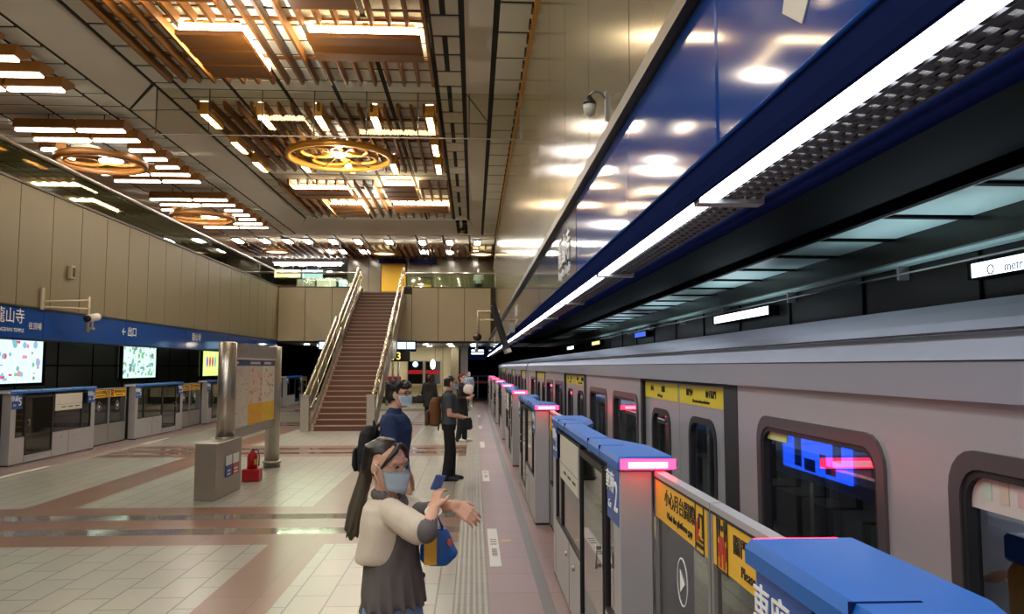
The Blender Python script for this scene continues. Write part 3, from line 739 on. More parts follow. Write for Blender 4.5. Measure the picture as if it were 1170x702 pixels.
# ------------------------------------------------------------------ platform gates
# local frame: front face at x = 0 looking to -x, near end y = 0, far end y = 3.27
GL = 3.27
def barrier(rev, notice, num, lit=True):
    root = empty('platform_barrier')
    Y = (lambda a, b: (GL - b, GL - a)) if rev else (lambda a, b: (a, b))
    for a, b in ((0, .17), (GL - .17, GL)):
        m2 = MB(M['gatesteel']); m2.box(0, .17, a, b, .02, 1.36); m2.build('end_post', root, bevel=.006)
        m2 = MB(M['rubber']); m2.box(.006, .164, a + .005, b - .005, 0, .02); m2.build('foot', root)
    # fixed infill
    mb = MB(M['gatesteel'])
    a, b = Y(.17, .5); mb.box(.004, .05, a, b, .02, .52)
    a, b = Y(1.5, GL - .17); mb.box(.004, .05, a, b, .02, .52)
    a, b = Y(.5, 1.5); mb.box(.004, .05, a, b, .02, .16)
    mb.use(M['seam'])
    for q in (.5, 1.5, 2.15):
        a, b = Y(q - .004, q + .004); mb.box(.002, .05, a, b, .03, 1.3 if q != 2.15 else .52)
    mb.build('lower_panel', root)
    for p, q, z0 in ((.17, .5, .52), (1.5, 2.7, .52), (2.7, GL - .17, .52)):
        mb = MB(M['rubber']); a, b = Y(p, q); t = .025
        mb.box(.006, .045, a, a + t, z0, 1.32); mb.box(.006, .045, b - t, b, z0, 1.32); mb.box(.006, .045, a + t, b - t, z0, z0 + t); mb.box(.006, .045, a + t, b - t, 1.3, 1.33)
        f = mb.build('window_frame', root)
        mb = MB(M['gateglass']); mb.box(.02, .028, a + t, b - t, z0 + .025, 1.3); mb.build('glass', f)
    a, b = Y(.5, 1.5)
    d = MB(M['rubber']); t = .04
    d.box(-.002, .04, a + .01, a + t, .16, 1.3); d.box(-.002, .04, b - t, b - .01, .16, 1.3); d.box(-.002, .04, a + t, b - t, .16, .2); d.box(-.002, .04, a + t, b - t, 1.27, 1.31)
    dr = d.build('emergency_door', root)
    d = MB(M['darkglass']); d.box(.012, .02, a + t, b - t, .2, 1.27); d.build('door_glass', dr)
    d = MB(M['steel']); h = a + .09 if not rev else b - .09; d.tube([(-.03, h, .72), (-.03, h, .86)], .006, 8); d.box(-.03, .0, h - .006, h + .006, .73, .75); d.box(-.03, .0, h - .006, h + .006, .83, .85); d.build('door_handle', dr)
    if notice:
        a, b = Y(1.56, 2.66); d = MB(M['notice']); d.box(-.004, .006, a, b, .96, 1.31)
        d.use(M['seam']).box(-.005, -.003, a, b, 1.085, 1.089)
        for i in range(3): d.box(-.0055, -.004, a + .12 + .28 * i, a + .3 + .28 * i, 1.02, 1.04)
        d.build('notice_board', root)
    d = MB(M['steel'])
    for q in (1.85, 2.3):
        a, b = Y(q, q); d.lathe((-.012, a, .4), [(.014, 0), (.02, .008), (.02, .016)], 12, 'x')
    d.build('lock', root)
    for a, b in ((.02, .35), (GL - .35, GL - .02)):
        p = MB(M['blueplate']); p.box(-.003, .004, a, b, 1.07, 1.358); p = p.build('number_plate', root)
        c = (a + b) / 2
        text('車廂', .12, (-.005, c + .07, 1.265), (0, -1, 0), (0, 0, 1), M['inkwhite'], p); text('Car', .06, (-.005, c + .07, 1.15), (0, -1, 0), (0, 0, 1), M['inkwhite'], p)
        text(num, .22, (-.005, c - .1, 1.205), (0, -1, 0), (0, 0, 1), M['inkwhite'], p)
    # cap
    c = MB(M['bluecap']); n = -.015
    pl = [(n, -.03), (.29, -.03), (.29, .55), (.15, 1.0), (.15, GL - 1.0), (.29, GL - .55), (.29, GL + .03), (n, GL + .03)]
    c.prism([(x, y, 1.365) for x, y in pl], (0, 0, .04))
    q = [(x + (.012 if x < 0 else -.02), y + (.02 if y < 0 else (-.02 if y > GL else 0))) for x, y in pl]
    A = [c.bm.verts.new((x, y, 1.405)) for x, y in pl]; B = [c.bm.verts.new((x, y, 1.432)) for x, y in q]
    for i in range(len(A)): c.bm.faces.new((A[i], A[(i + 1) % 8], B[(i + 1) % 8], B[i]))
    c.bm.faces.new(B)
    for yy in (1.0, GL - 1.0, .55, GL - .55): c.use(M['navy']).box(n - .001, .13, yy - .004, yy + .004, 1.37, 1.4335)
    c.build('blue_cap', root)
    c = MB(M['rubber']); c.box(.1, .17, .17, GL - .17, 1.33, 1.365); c.box(.12, .165, .17, GL - .17, .02, .1); c.build('inner_rail', root)
    for a, s in ((-.03, -1), (GL + .03, 1)):
        l = MB(M['red'] if lit else M['white']); l.prism([(.0, a, 1.37), (.02, a + s * .03, 1.372), (.25, a + s * .03, 1.372), (.285, a, 1.37)], (0, 0, .05)); l = l.build('signal_lamp', root)
        if lit: q = MB(M['redcore']); q.prism([(.035, a + s * .03, 1.379), (.035, a + s * .034, 1.379), (.235, a + s * .034, 1.379), (.235, a + s * .03, 1.379)], (0, 0, .03)); q.build('lamp_core', l)
    return root

def pict_gap(parent, at, r, flip=1):
    """pictogram of a foot at a gap"""
    x, y, z = at; k = r[1]
    m = MB(M['ink'])
    def rect(a0, a1, b0, b1): m.box(min(x, x - .003), x, *sorted((y + k * a0, y + k * a1)), z + b0, z + b1)
    for e in ((-.06, .06, .095, .1), (-.06, .06, -.1, -.095), (-.06, -.055, -.095, .095), (.055, .06, -.095, .095)): rect(*e)
    if flip > 0:
        rect(.0, .045, .05, .062); rect(.035, .05, -.03, .06); rect(-.01, .0, -.0, .06); rect(-.045, .045, -.075, -.06); rect(.0, .045, -.05, -.04)
        m.use(M['redink']); rect(-.05, -.03, -.03, .02); rect(-.05, .0, -.05, -.03); rect(-.03, -.015, -.02, .04)
    else:
        rect(-.05, -.02, .05, .09); rect(.02, .05, .05, .09); rect(-.006, .006, .05, .07); rect(-.04, -.025, .02, .05); rect(.025, .04, .02, .05)
        m.use(M['redink']); rect(-.03, .03, -.0, .03); rect(-.045, -.03, -.05, .0); rect(.03, .045, -.05, .0); rect(-.02, .02, -.03, .0); rect(-.03, -.012, -.085, -.03); rect(.012, .03, -.085, -.03)
    return m.build('pictogram', parent)

# sliding leaf: local x = 0 front, y from 0 to .92
def leaf(kind):
    root = empty('sliding_gate'); L = .92
    m = MB(M['gatesteel']); m.box(0, .05, 0, L, 1.325, 1.36); m.use(M['rubber']).box(-.002, .0, 0, L, 1.325, 1.335); m.build('top_rail', root)
    m = MB(M['grey']); t = .03
    m.box(0, .05, 0, t, .03, 1.325); m.box(0, .05, L - t, L, .03, 1.325); m.box(0.002, .05, t, L - t, .03, .5); m.build('leaf_frame', root)
    m = MB(M['rubber']); m.box(.004, .046, t, L - t, .5, .53); m.box(.0, .05, 0.005, L - .005, .005, .03); m.build('seal', root)
    m = MB(M['gateglass']); m.box(.015, .025, t, L - t, .53, 1.325); m.build('glass', root)
    m = MB(M['yellow']); m.box(.001, .012, t, L - t, 1.14, 1.325); s = m.build('yellow_sign', root)
    R, U = (0, -1, 0), (0, 0, 1)
    if kind == 'gap':
        text('小心月台間隙', .085, (0, .45, 1.26), R, U, M['ink'], s); text('Mind the platform gap', .045, (0, .45, 1.185), R, U, M['ink'], s, squeeze=1.05)
        pict_gap(s, (0, .13, 1.232), R, 1)
    else:
        text('關門時勿強行進出', .075, (0, .36, 1.26), R, U, M['ink'], s); text('Please stay clear', .055, (0, .4, 1.185), R, U, M['ink'], s)
        pict_gap(s, (0, .78, 1.232), R, -1)
    m = MB(M['inkwhite']); pts = 28; rg = []
    for i in range(pts):
        a = 2 * PI * i / pts
        rg.append([m.bm.verts.new((.014 - w, .46 + math.cos(a) * q * .8, .93 + math.sin(a) * q)) for q, w in ((.1, 0), (.106, 0), (.106, .002), (.1, .002))])
    m.skin(rg, closed=True)
    sgn = 1 if kind == 'gap' else -1
    m.prism([(.013, .46 - sgn * .045, .93), (.013, .46 + sgn * .03, .93 + .05), (.013, .46 + sgn * .03, .93 - .05)], (-.002, 0, 0)); m.build('arrow_decal', root)
    m = MB(M['cream']); m.box(-.004, 0, L - .028 if kind == 'gap' else .004, L - .004 if kind == 'gap' else .028, 1.03, 1.13); m.build('tag_plate', root)
    return root

protoA, protoB = barrier(False, True, '2'), barrier(True, False, '2')
protoL1, protoL2 = barrier(True, True, '5', False), barrier(False, False, '5', False)
lg, ls = leaf('gap'), leaf('stay')
used = set()
def place(p, loc, rz, label, cat, group):
    o = p if p.name not in used else copy_tree(p)
    used.add(p.name)
    o.location = loc; o.rotation_euler = (0, 0, rz)
    return tag(o, label, cat, group)
P = 5.4; GX = .745
names = ['nearest the camera, cut off by the frame', 'second from the camera, white notice board on it', 'third from the camera', 'fourth from the camera', 'fifth from the camera', 'sixth from the camera', 'seventh from the camera', 'eighth from the camera']
for k in range(8):
    y = 3.95 + P * (k - 1) + (.23 if k == 0 else 0)
    yn = 3.95 + P * k
    place(protoA if k in (0, 1, 3, 5, 7) else protoB, (GX, y, 0), 0, 'blue-capped barrier on the right track, ' + names[k], 'platform barrier', 'blue-capped barriers along the right track')
    if k < 7:
        o = ORD[k]
        place(ls, (GX + .175, yn - 1.87, 0), 0, 'yellow-topped sliding gate on the near side of the %s gateway along the right track' % o, 'sliding gate', 'sliding gates along the right track')
        place(lg, (GX + .175, yn - .935, 0), 0, 'yellow-topped sliding gate on the far side of the %s gateway along the right track' % o, 'sliding gate', 'sliding gates along the right track')
LX = -8.75
ln = ['cut off at the left edge', 'white notice board on it', 'between the two pairs of yellow gates', 'just behind the information stand', 'left of the stairs', 'farthest, under the upper level']
for k in range(-1, 5):
    y = 15.15 + P * k
    place(protoL1 if k in (0, 2) else protoL2, (LX, y + GL, 0), PI, 'blue-capped barrier on the left track, ' + ln[k + 1], 'platform barrier', 'blue-capped barriers along the left track')
    if k < 3 or 1:
        o = ['first', 'second', 'third', 'fourth', 'fifth', 'sixth'][k + 1]
        place(ls, (LX - .175, y + GL + 2.0, 0), PI, 'yellow-topped sliding gate on the far side of the %s gateway along the left track' % o, 'sliding gate', 'sliding gates along the left track')
        place(lg, (LX - .175, y + GL + 1.06, 0), PI, 'yellow-topped sliding gate on the near side of the %s gateway along the left track' % o, 'sliding gate', 'sliding gates along the left track')

# ------------------------------------------------------------------ train
TX = 1.38
M['framegrey'] = mat('window_frame_grey', '5a5658', .35, metal=.4)
def rrect(y0, y1, z0, z1, r, n=5):
    pts = []
    for cy, cz, a0 in ((y1 - r, z1 - r, 0), (y0 + r, z1 - r, 90), (y0 + r, z0 + r, 180), (y1 - r, z0 + r, 270)):
        for i in range(n + 1):
            a = math.radians(a0 + 90 * i / n); pts.append((cy + r * math.cos(a), cz + r * math.sin(a)))
    return pts
def ring_frame(mb, x0, x1, outer, inner):
    n = len(outer); rg = []
    for i in range(n):
        rg.append([mb.bm.verts.new((x0, *outer[i])), mb.bm.verts.new((x1, *outer[i])), mb.bm.verts.new((x1, *inner[i])), mb.bm.verts.new((x0, *inner[i]))])
    for i in range(n):
        A, B = rg[i], rg[(i + 1) % n]
        for j in range(4): mb._faces([mb.bm.faces.new((A[j], A[(j + 1) % 4], B[(j + 1) % 4], B[j]))])
def hole_panel(mb, x, t, y0, y1, z0, z1, holes):
    """flat panel with rounded holes: cells left and right of each hole by strips"""
    y = y0
    for a, b, c, d in sorted(holes):
        if a > y: mb.box(x, x + t, y, a, z0, z1)
        mb.box(x, x + t, a, b, z0, c); mb.box(x, x + t, a, b, d, z1)
        r = .12
        for cy, cz, sy, sz in ((a, c, 1, 1), (b, c, -1, 1), (a, d, 1, -1), (b, d, -1, -1)):
            pts = [(x, cy, cz)] + [(x, cy + sy * r * (1 - math.cos(q * PI / 12)), cz + sz * r * (1 - math.sin(q * PI / 12))) for q in range(7)]
            mb.prism(pts if sy * sz > 0 else pts[::-1], (t, 0, 0))
        y = b
    if y < y1: mb.box(x, x + t, y, y1, z0, z1)

def car(y0, y1, doors, windows, label):
    root = tag(empty('train_car', (TX, y0, 0)), label, 'train car', 'cars of the stainless steel train')
    Y = lambda v: v - y0
    dop = [(Y(d), Y(d + 2.2)) for d in doors]
    L = y1 - y0
    mb = MB(M['train']); e = 0
    for a, b in dop + [(L, L)]:
        a = max(a, 0)
        if a > e:
            hs = [(Y(w[0]), Y(w[1]), .86, 1.64) for w in windows if Y(w[0]) >= e and Y(w[1]) <= a]
            hole_panel(mb, 0, .05, e, a, -.9, 1.8, hs)
        e = min(b, L)
    for a, b in dop: mb.box(0, .05, max(a, 0), min(b, L), -.9, -.02)
    mb.use(M['grey']).box(2.75, 2.8, 0, L, -.9, 1.95); mb.use(M['rubber']).box(.05, 2.75, 0, L, -.9, -.02)
    mb.use(M['grey'])
    mb.box(.05, 2.75, 0, .04, -.02, 1.9); mb.box(.05, 2.75, L - .04, L, -.02, 1.9)
    mb.build('body', root)
    prof = [(-.035, 1.795), (-.035, 1.905), (.02, 1.985), (.12, 2.03), (.3, 2.085), (.6, 2.15), (1.1, 2.2), (1.4, 2.21), (1.7, 2.2), (2.2, 2.15), (2.5, 2.08), (2.7, 2.0), (2.8, 1.85), (2.75, 1.8), (1.4, 1.98), (.06, 1.79)]
    mb = MB(M['trainroof'], M['roofsheen'])
    rg = [[mb.bm.verts.new((x, yy, z)) for x, z in prof] for yy in (0, L)]
    mb.skin(rg)
    for f in mb.bm.faces:
        c = f.calc_center_median(); f.smooth = False
        if c.z > 1.92 and c.z < 1.96 and c.x < .05: f.material_index = 1
    mb.build('roof', root)
    mb = MB(M['rubber']); mb.box(-.037, -.034, 0, L, 1.903, 1.908); mb.box(-.02, .012, 0, L, 1.985, 1.99); mb.build('gutter_line', root)
    for w in windows:
        a, b = Y(w[0]), Y(w[1])
        mb = MB(M['framegrey']); ring_frame(mb, -.012, .04, rrect(a - .02, b + .02, .84, 1.66, .12), rrect(a + .03, b - .03, .89, 1.61, .09)); mb.use(M['rubber']); ring_frame(mb, -.006, .035, rrect(a + .03, b - .03, .89, 1.61, .09), rrect(a + .05, b - .05, .91, 1.59, .075)); f = mb.build('window_frame', root)
        mb = MB(M['trainglass']); mb.prism([(.025, y, z) for y, z in rrect(a + .02, b - .02, .88, 1.62, .11)], (.008, 0, 0)); mb.build('window_pane', f)
    for a, b in dop:
        m = (a + b) / 2
        mb = MB(M['rubber']); mb.box(-.003, .045, a - .16, a + .06, -.02, 1.79); mb.box(0, .045, b - .06, b, -.02, 1.8); mb.box(.0, .04, a + .06, b - .06, 1.775, 1.8); mb.build('door_surround', root)
        for i, (p, q) in enumerate(((a + .06, m - .006), (m + .006, b - .06))):
            if q > L or p < 0: continue
            c = (p + q) / 2
            mb = MB(M['train']); hole_panel(mb, .03, .03, p, q, -.02, 1.775, [(c - .27, c + .27, .72, 1.56)]); d = mb.build('door_leaf', root)
            mb = MB(M['rubber']); ring_frame(mb, .022, .05, rrect(c - .285, c + .285, .705, 1.575, .13), rrect(c - .245, c + .245, .745, 1.535, .1)); mb.build('window_seal', d)
            mb = MB(M['trainglass']); mb.prism([(.04, y, z) for y, z in rrect(c - .26, c + .26, .73, 1.55, .11)], (.006, 0, 0)); mb.build('door_window', d)
            mb = MB(M['trainyel']); mb.box(.026, .03, p + .02, q - .02, 1.645, 1.765); s = mb.build('yellow_sticker', d)
            if y0 < 10 and a < 11:
                R, U = (0, -1, 0), (0, 0, 1)
                if i == 0:
                    text('關門中', .05, (.024, c + .25, 1.72), R, U, M['ink'], s); text('勿手扶門', .05, (.024, c - .2, 1.72), R, U, M['ink'], s); text('Please do not lean on the door', .028, (.024, c, 1.672), R, U, M['ink'], s)
                else:
                    text('小心', .05, (.024, c + .25, 1.72), R, U, M['ink'], s); text('間隙', .05, (.024, c - .1, 1.72), R, U, M['ink'], s); text('Mind the gap', .028, (.024, c, 1.672), R, U, M['ink'], s)
    mb = MB(M['rubber'])
    for k in range(int(L // .75)):
        mb.box(2.3, 2.75, .3 + .75 * k, .9 + .75 * k, .0, .42); mb.box(2.62, 2.75, .3 + .75 * k, .9 + .75 * k, .42, .85)
    mb.build('seat', root)
    mb = MB(M['grey'])
    for k in range(int(L // 1.4)): mb.tube([(1.4, .6 + 1.4 * k, -.02), (1.4, .6 + 1.4 * k, 1.95)], .016, 8)
    mb.tube([(.9, .1, 1.72), (.9, L - .1, 1.72)], .014, 6)
    mb.build('grab_pole', root)
    mb = MB(emit('cabin_lamp_%d' % int(y0 + 9), 'f2f4ff', 24)); mb.box(1.3, 1.5, .2, L - .2, 1.93, 1.94); mb.build('cabin_lamp', root)
    mb = MB(mb.mats[0]); mb.box(.3, .42, .2, L - .2, 1.88, 1.89); mb.build('cabin_lamp', root)
    return root
D = 5.4
c1 = car(-1.3, 19.35, [4.15 - D + 5.4 * k for k in range(4)], [(1.05 + D * k, 2.17 + D * k) for k in range(4)] + [(2.56 + D * k, 3.68 + D * k) for k in range(3)], 'stainless steel train car nearest the camera, wide windows and yellow door stickers')
car(19.75, 42.5, [20.35 + D * k for k in range(4)], [(22.65 + D * k, 23.77 + D * k) for k in range(4)] + [(24.16 + D * k, 25.28 + D * k) for k in range(3)], 'stainless steel train car farther down the right track')
# in-car display behind the first window
m = MB(M['grey']); m.box(.34, .40, 3.25 + 1.3, 4.35 + 1.3, 1.3, 1.6); sc_ = m.build('display_housing', c1)
m = MB(M['lcd']); m.box(.328, .338, 3.45 + 1.3, 4.22 + 1.3, 1.35, 1.55)
m.build('display_screen', sc_)
m = MB(M['lcdlo'])
for a, b, c, d in ((3.98, 4.06, 1.37, 1.53), (3.82, 3.94, 1.36, 1.42), (3.7, 3.76, 1.40, 1.46), (3.54, 3.62, 1.44, 1.53), (3.6, 3.7, 1.37, 1.41)): m.box(.325, .329, a + 1.3, b + 1.3, c, d)
m.build('display_characters', sc_)
m = MB(M['notice'])
m.box(.012, .02, 1.1 + 1.3, 2.12 + 1.3, 1.5, 1.6); 
rr = random.Random(2); PC = [mat('poster_tan', 'c8b8a0', .5), mat('poster_green', 'b8ccb8', .5), mat('poster_rose', 'c8a8a4', .5)]
for i in range(14):
    m.use(PC[i % 3]); a = 1.15 + 1.3 + .068 * i; m.box(.010, .012, a, a + .035, 1.52 + rr.random() * .02, 1.56 + rr.random() * .03)
m.build('window_poster', c1)
m = MB(mat('pale_green_sticker', 'c8d88a', .4)); m.box(.012, .02, 3.4 + 1.3, 3.63 + 1.3, 1.55, 1.6); m.build('green_sticker', c1)

# ------------------------------------------------------------------ information stand
root = tag(empty('information_stand', (-3.79, 12.0, 0)), 'steel information stand with map panels between two round posts', 'information stand')
for y, z0, zb in ((.12, .79, .79), (2.9, 0, .25)):
    m = MB(M['steel']); m.lathe((0, y, 0), [(.135, z0), (.135, 2.26), (.09, 2.27)], 28); m.build('post', root)
    m = MB(M['steelb']); m.lathe((0, y, z0), [(.155, 0), (.155, .08), (.17, .085), (.17, .12), (.155, .125)] if z0 == 0 else [(.155, 0), (.155, .03)], 28); m.build('post_collar', root)
m = MB(M['steelb']); m.box(-.07, .07, .25, 2.78, 2.03, 2.25); m.box(-.07, .07, .25, 2.78, .76, .9); m.build('frame_rail', root)
m = MB(M['lamp']); m.box(.0, .06, .3, 2.7, 2.0, 2.028); m.build('strip_lamp', root) if 0 else m.bm.free()
m = MB(M['white']); m.box(-.05, .05, .27, 2.76, .9, 2.03); bd = m.build('board', root)
def paper(name, col, seed, blobs):
    p = MB(mat(name, col, .5, vary=.12, scale=9)); return p
for i, (a, b) in enumerate(((.30, 1.05), (1.07, 1.92), (1.94, 2.74))):
    p = MB(mat('map_sheet_%d' % i, ('ddd2c0', 'e0cfb8', 'e4dccb')[i], .45, vary=.15, scale=8)); p.box(.05, .056, a, b, .92, 1.90)
    if i: p.use(mat('map_yellow_%d' % i, ('f0b010', 'e8bc18')[i - 1], .45, vary=.2, scale=12)).box(.056, .058, a, b, .92, 1.26)
    rnd = random.Random(i + 4)
    cols = [mat('map_orange%d' % i, 'e89050', .5), mat('map_pink%d' % i, 'e8b0a0', .5), mat('map_grey%d' % i, 'b0a89c', .5)]
    for k in range(26):
        p.use(cols[min(2, int(rnd.random() * (3 if i else 1)) + (0 if i else 2))]); y, z = rnd.uniform(a + .06, b - .06), rnd.uniform(1.3 if i else .96, 1.84); s = rnd.uniform(.012, .05) if i else rnd.uniform(.006, .012)
        p.box(.056, .0585, y - s * (1 if i else 5), y + s * (1 if i else 5), z - s * .6, z + s * .6)
    p.build('map_sheet', bd)
p = MB(M['blueplate']); p.box(.05, .057, .3, 2.74, 1.9, 2.0); p.use(M['inkwhite'])
for a, b in ((.36, .5), (1.15, 1.75), (2.0, 2.45)): p.box(.057, .059, a, b, 1.93, 1.97)
p.build('header_strip', bd)
p = MB(M['white']); p.box(.05, .08, .27, 2.76, 2.0, 2.03); p.build('light_ledge', bd)
m = MB(M['steelb']); m.prism([(-.15, -.75, 0), (.17, -.82, 0), (.19, .32, 0), (-.17, .32, 0)], (0, 0, .8)); b = m.build('base_cabinet', root, bevel=.008)
m = MB(M['blueplate']); m.box(.183, .192, -.42, -.16, .27, .44); m.use(M['inkwhite']).box(.183, .192, -.42, -.16, .44, .58); m.use(M['inkwhite'])
for z in (.3, .35): m.box(.19, .194, -.36, -.22, z, z + .02)
m.build('blue_notice', b)
m = MB(M['redpaint']); m.box(.185, .194, -.1, .18, .27, .44); m.use(M['inkwhite']).box(.185, .194, -.1, .18, .44, .58)
for z in (.3, .35): m.box(.19, .196, -.04, .12, z, z + .02)
m.build('red_notice', b)
# fire extinguisher
root = tag(empty('fire_extinguisher', (-3.66, 13.15, 0)), 'red fire extinguisher in a red stand beside the information stand', 'fire extinguisher')
m = MB(M['redpaint']); m.box(-.14, .14, -.12, .12, 0, .2); m.build('stand', root, bevel=.012)
m = MB(M['redpaint']); m.lathe((0, 0, .2), [(.085, 0), (.085, .2), (.07, .25), (.03, .275), (.028, .3)], 20); m.build('cylinder_body', root)
m = MB(M['yellow']); m.prism([(.05, -.0866 * 1, .27), (.087, -.0, .27), (.087, -.0, .36), (.05, -.0866, .36)], (.003, -.003, 0)); m.build('label_band', root)
m = MB(M['trim']); m.tube([(0, -.02, .5), (.02, -.06, .52), (.04, -.1, .53)], .01, 6); m.tube([(0, 0, .49), (.0, -.09, .49)], .01, 6); m.lathe((0, 0, .48), [(.022, 0), (.022, .04)], 10); m.build('handle', root)
m = MB(M['rubber']); m.tube([(.02, 0, .5), (.09, 0, .5), (.11, 0, .4), (.1, .02, .24)], .01, 6); m.build('hose', root)

# ------------------------------------------------------------------ cameras, monitor
root = tag(empty('dome_camera', (.99, 5.5, 3.85)), 'dome security camera on a curved arm high on the glossy right wall', 'security camera')
m = MB(M['grey']); m.box(-.03, 0, -.02, .02, -.16, .06); m.build('wall_plate', root)
m = MB(M['grey']); m.tube([(-.02, 0, .0), (-.06, -.01, .05), (-.11, -.02, .06), (-.15, -.03, .02)], .009, 8); m.build('arm', root)
m = MB(M['trim']); m.lathe((-.15, -.03, -.05), [(.05, 0), (.05, .02), (.03, .04), (.015, .07)], 18); m.build('housing', root)
m = MB(M['notice']); m.lathe((-.15, -.03, -.14), [(.005, 0), (.03, .012), (.043, .05), (.046, .09)], 18); m.build('dome', root)
root = tag(empty('bullet_camera', (-8.576, 16.9, 3.1)), 'cream security camera on a long bracket in front of the left blue fascia', 'security camera')
m = MB(M['cream']); m.box(.0, .03, -1.25, -1.15, -.08, .35); m.tube([(.02, -1.2, .08), (.35, -.05, .2)], .02, 8); m.tube([(.02, -1.2, -.03), (.35, -.05, .02)], .02, 8); m.tube([(.35, -.05, .28), (.35, -.05, -.48)], .032, 10); m.build('bracket', root)
m = MB(M['white']); m.tube([(.42, -.2, -.2), (.42, .2, -.14)], .085, 16); m.build('camera_body', root)
m = MB(M['rubber']); m.tube([(.42, -.24, -.207), (.42, -.19, -.2)], .075, 16); m.build('lens', root)
m = MB(M['cream']); m.box(.35, .46, -.06, .04, -.42, -.38); m.tube([(.42, 0, -.4), (.42, 0, -.24)], .02, 8); m.build('mount', root)
root = tag(empty('wall_speaker', (-8.6, 16.75, 3.75)), 'small cream speaker on the left wall above the security camera', 'speaker')
m = MB(M['cream']); m.box(0, .09, -.08, .08, 0, .28); m.build('body', root, bevel=.012)
m = MB(M['seam']); m.box(.09, .094, -.055, .055, .04, .24); m.build('speaker_grille', root)
root = tag(empty('bracket_camera', (.7, 20.5, 3.35)), 'black ball camera on a beige square bracket by the far monitor', 'security camera')
m = MB(M['cream'])
m.tube([(0, 0, 0), (-.58, 0, 0), (-.58, 0, -.6)], .035, 8); m.tube([(0, 0, -.22), (-.55, 0, -.22)], .025, 8); m.build('wall_mount', root)
m = MB(M['trim']); m.ball((-.6, 0, -.68), .12, .12, .11); m.build('camera_body', root)
m = MB(M['grey']); m.tube([(-.6, 0, -.78), (-.62, 0, -.98)], .03, 8); m.ball((-.62, 0, -1.02), .055); m.build('lower_arm', root)
root = tag(empty('platform_monitor', (.55, 12.6, 2.15)), 'thin dark monitor tilted down from the right blue fascia', 'monitor')
xf = Matrix.Rotation(math.radians(-18), 4, 'Y')
m = MB(M['rubber']); m.box(-.03, .03, -.55, .55, .02, .78); [setattr(v, 'co', xf @ v.co) for v in m.bm.verts]; m.build('screen_case', root)
m = MB(M['lcdlo']); m.box(-.034, -.031, -.5, .5, .07, .74); m.mats[0] = M['black']; [setattr(v, 'co', xf @ v.co) for v in m.bm.verts]; m.build('screen', root)
m = MB(M['steel']); m.box(-.035, .035, -.56, .56, -.04, .02); [setattr(v, 'co', xf @ v.co) for v in m.bm.verts]; m.build('lower_bezel', root)
m = MB(M['white']); m.box(.03, .12, -.08, .08, .3, .45); m.build('wall_mount', root)

# ------------------------------------------------------------------ floor stickers
for i, (y0, y1) in enumerate(((7.45, 9.15), (12.9, 14.2), (18.2, 19.6), (23.6, 24.9), (29, 30.3))):
    root = tag(empty('floor_sticker', (.22, y0, 0)), 'white queue strip with dark print on the pink floor, %s from the camera' % (ORD[i] if i else 'nearest'), 'floor sticker', 'white strips beside the tactile path')
    m = MB(M['notice']); m.box(-.055, .055, 0, y1 - y0, 0.001, .004); m.build('strip', root)
    if i < 2:
        m = MB(M['ink'])
        for a in (1.0, 1.12, 1.24): m.box(-.035, .035, a * .9, a * .9 + .035, .004, .005)
        for a in (.42, .5, .58, .66): m.box(-.025, .03, a, a + .045, .004, .005)
        m.build('print', root)
for i, (y, x) in enumerate(((13.6, -8.05), (19.4, -8.05))):
    root = tag(empty('floor_sticker', (x, y, 0)), 'white queue strip on the floor by the left track gates, %s' % ('at the left edge', 'left of the information stand')[i], 'floor sticker', 'white strips by the left gates')
    m = MB(M['notice']); m.box(-.06, .06, 0, 1.6, .001, .004); m.build('strip', root)
root = tag(empty('floor_arrow', (.36, 8.5, 0)), 'small yellow mark on the pink floor beside the white strip', 'floor mark')
m = MB(M['yellow']); m.prism([(-.05, 0, .001), (.05, .01, .001), (.05, .05, .001), (-.05, .04, .001)], (0, 0, .003)); m.build('mark', root)

#PART3
# ------------------------------------------------------------------ people
# local frame: feet at the origin, the body faces +x, its left side is +y
SKIN = mat('skin', 'd0a085', .55, vary=.06, scale=9)
def cloth(name, col, **k): return mat(name, col, .85, vary=k.pop('vary', .12), scale=k.pop('scale', 14), bump=.25, **k)
def fuse(mb, name, voxel, smooth=3, wrinkle=0., mats=None):
    me = mb.mesh(name); o = bpy.data.objects.new(name, me)
    m = o.modifiers.new('r', 'REMESH'); m.mode = 'VOXEL'; m.voxel_size = voxel; m.use_smooth_shade = True
    s = o.modifiers.new('s', 'SMOOTH'); s.iterations = smooth; s.factor = .5
    out = evaluated(o)
    if wrinkle:
        nr = [v.normal.copy() for v in out.vertices]
        for v, vn in zip(out.vertices, nr):
            p = v.co.copy(); w = noise.noise((p.x * 9, p.y * 9, p.z * 5)) + .5 * noise.noise((p.x * 22, p.y * 22, p.z * 11))
            v.co = p + vn * (w * wrinkle)
    out.materials.clear()
    for q in (mats or mb.mats): out.materials.append(q)
    out.polygons.foreach_set('use_smooth', [True] * len(out.polygons)); out.polygons.foreach_set('material_index', [0] * len(out.polygons))
    return out
HEADS = [(-.114, .048, .024, .024), (-.104, .045, .042, .036), (-.085, .034, .06, .05), (-.055, .02, .077, .062), (-.02, .008, .088, .071), (.02, .0, .094, .076), (.055, -.004, .092, .075), (.085, -.008, .076, .063), (.103, -.01, .05, .043), (.113, -.01, .02, .018)]
def head_xf(c, yaw, pitch, s=1.):
    return Matrix.Translation(c) @ Matrix.Rotation(yaw, 4, 'Z') @ Matrix.Rotation(pitch, 4, 'Y') @ Matrix.Diagonal((s, s, s, 1))
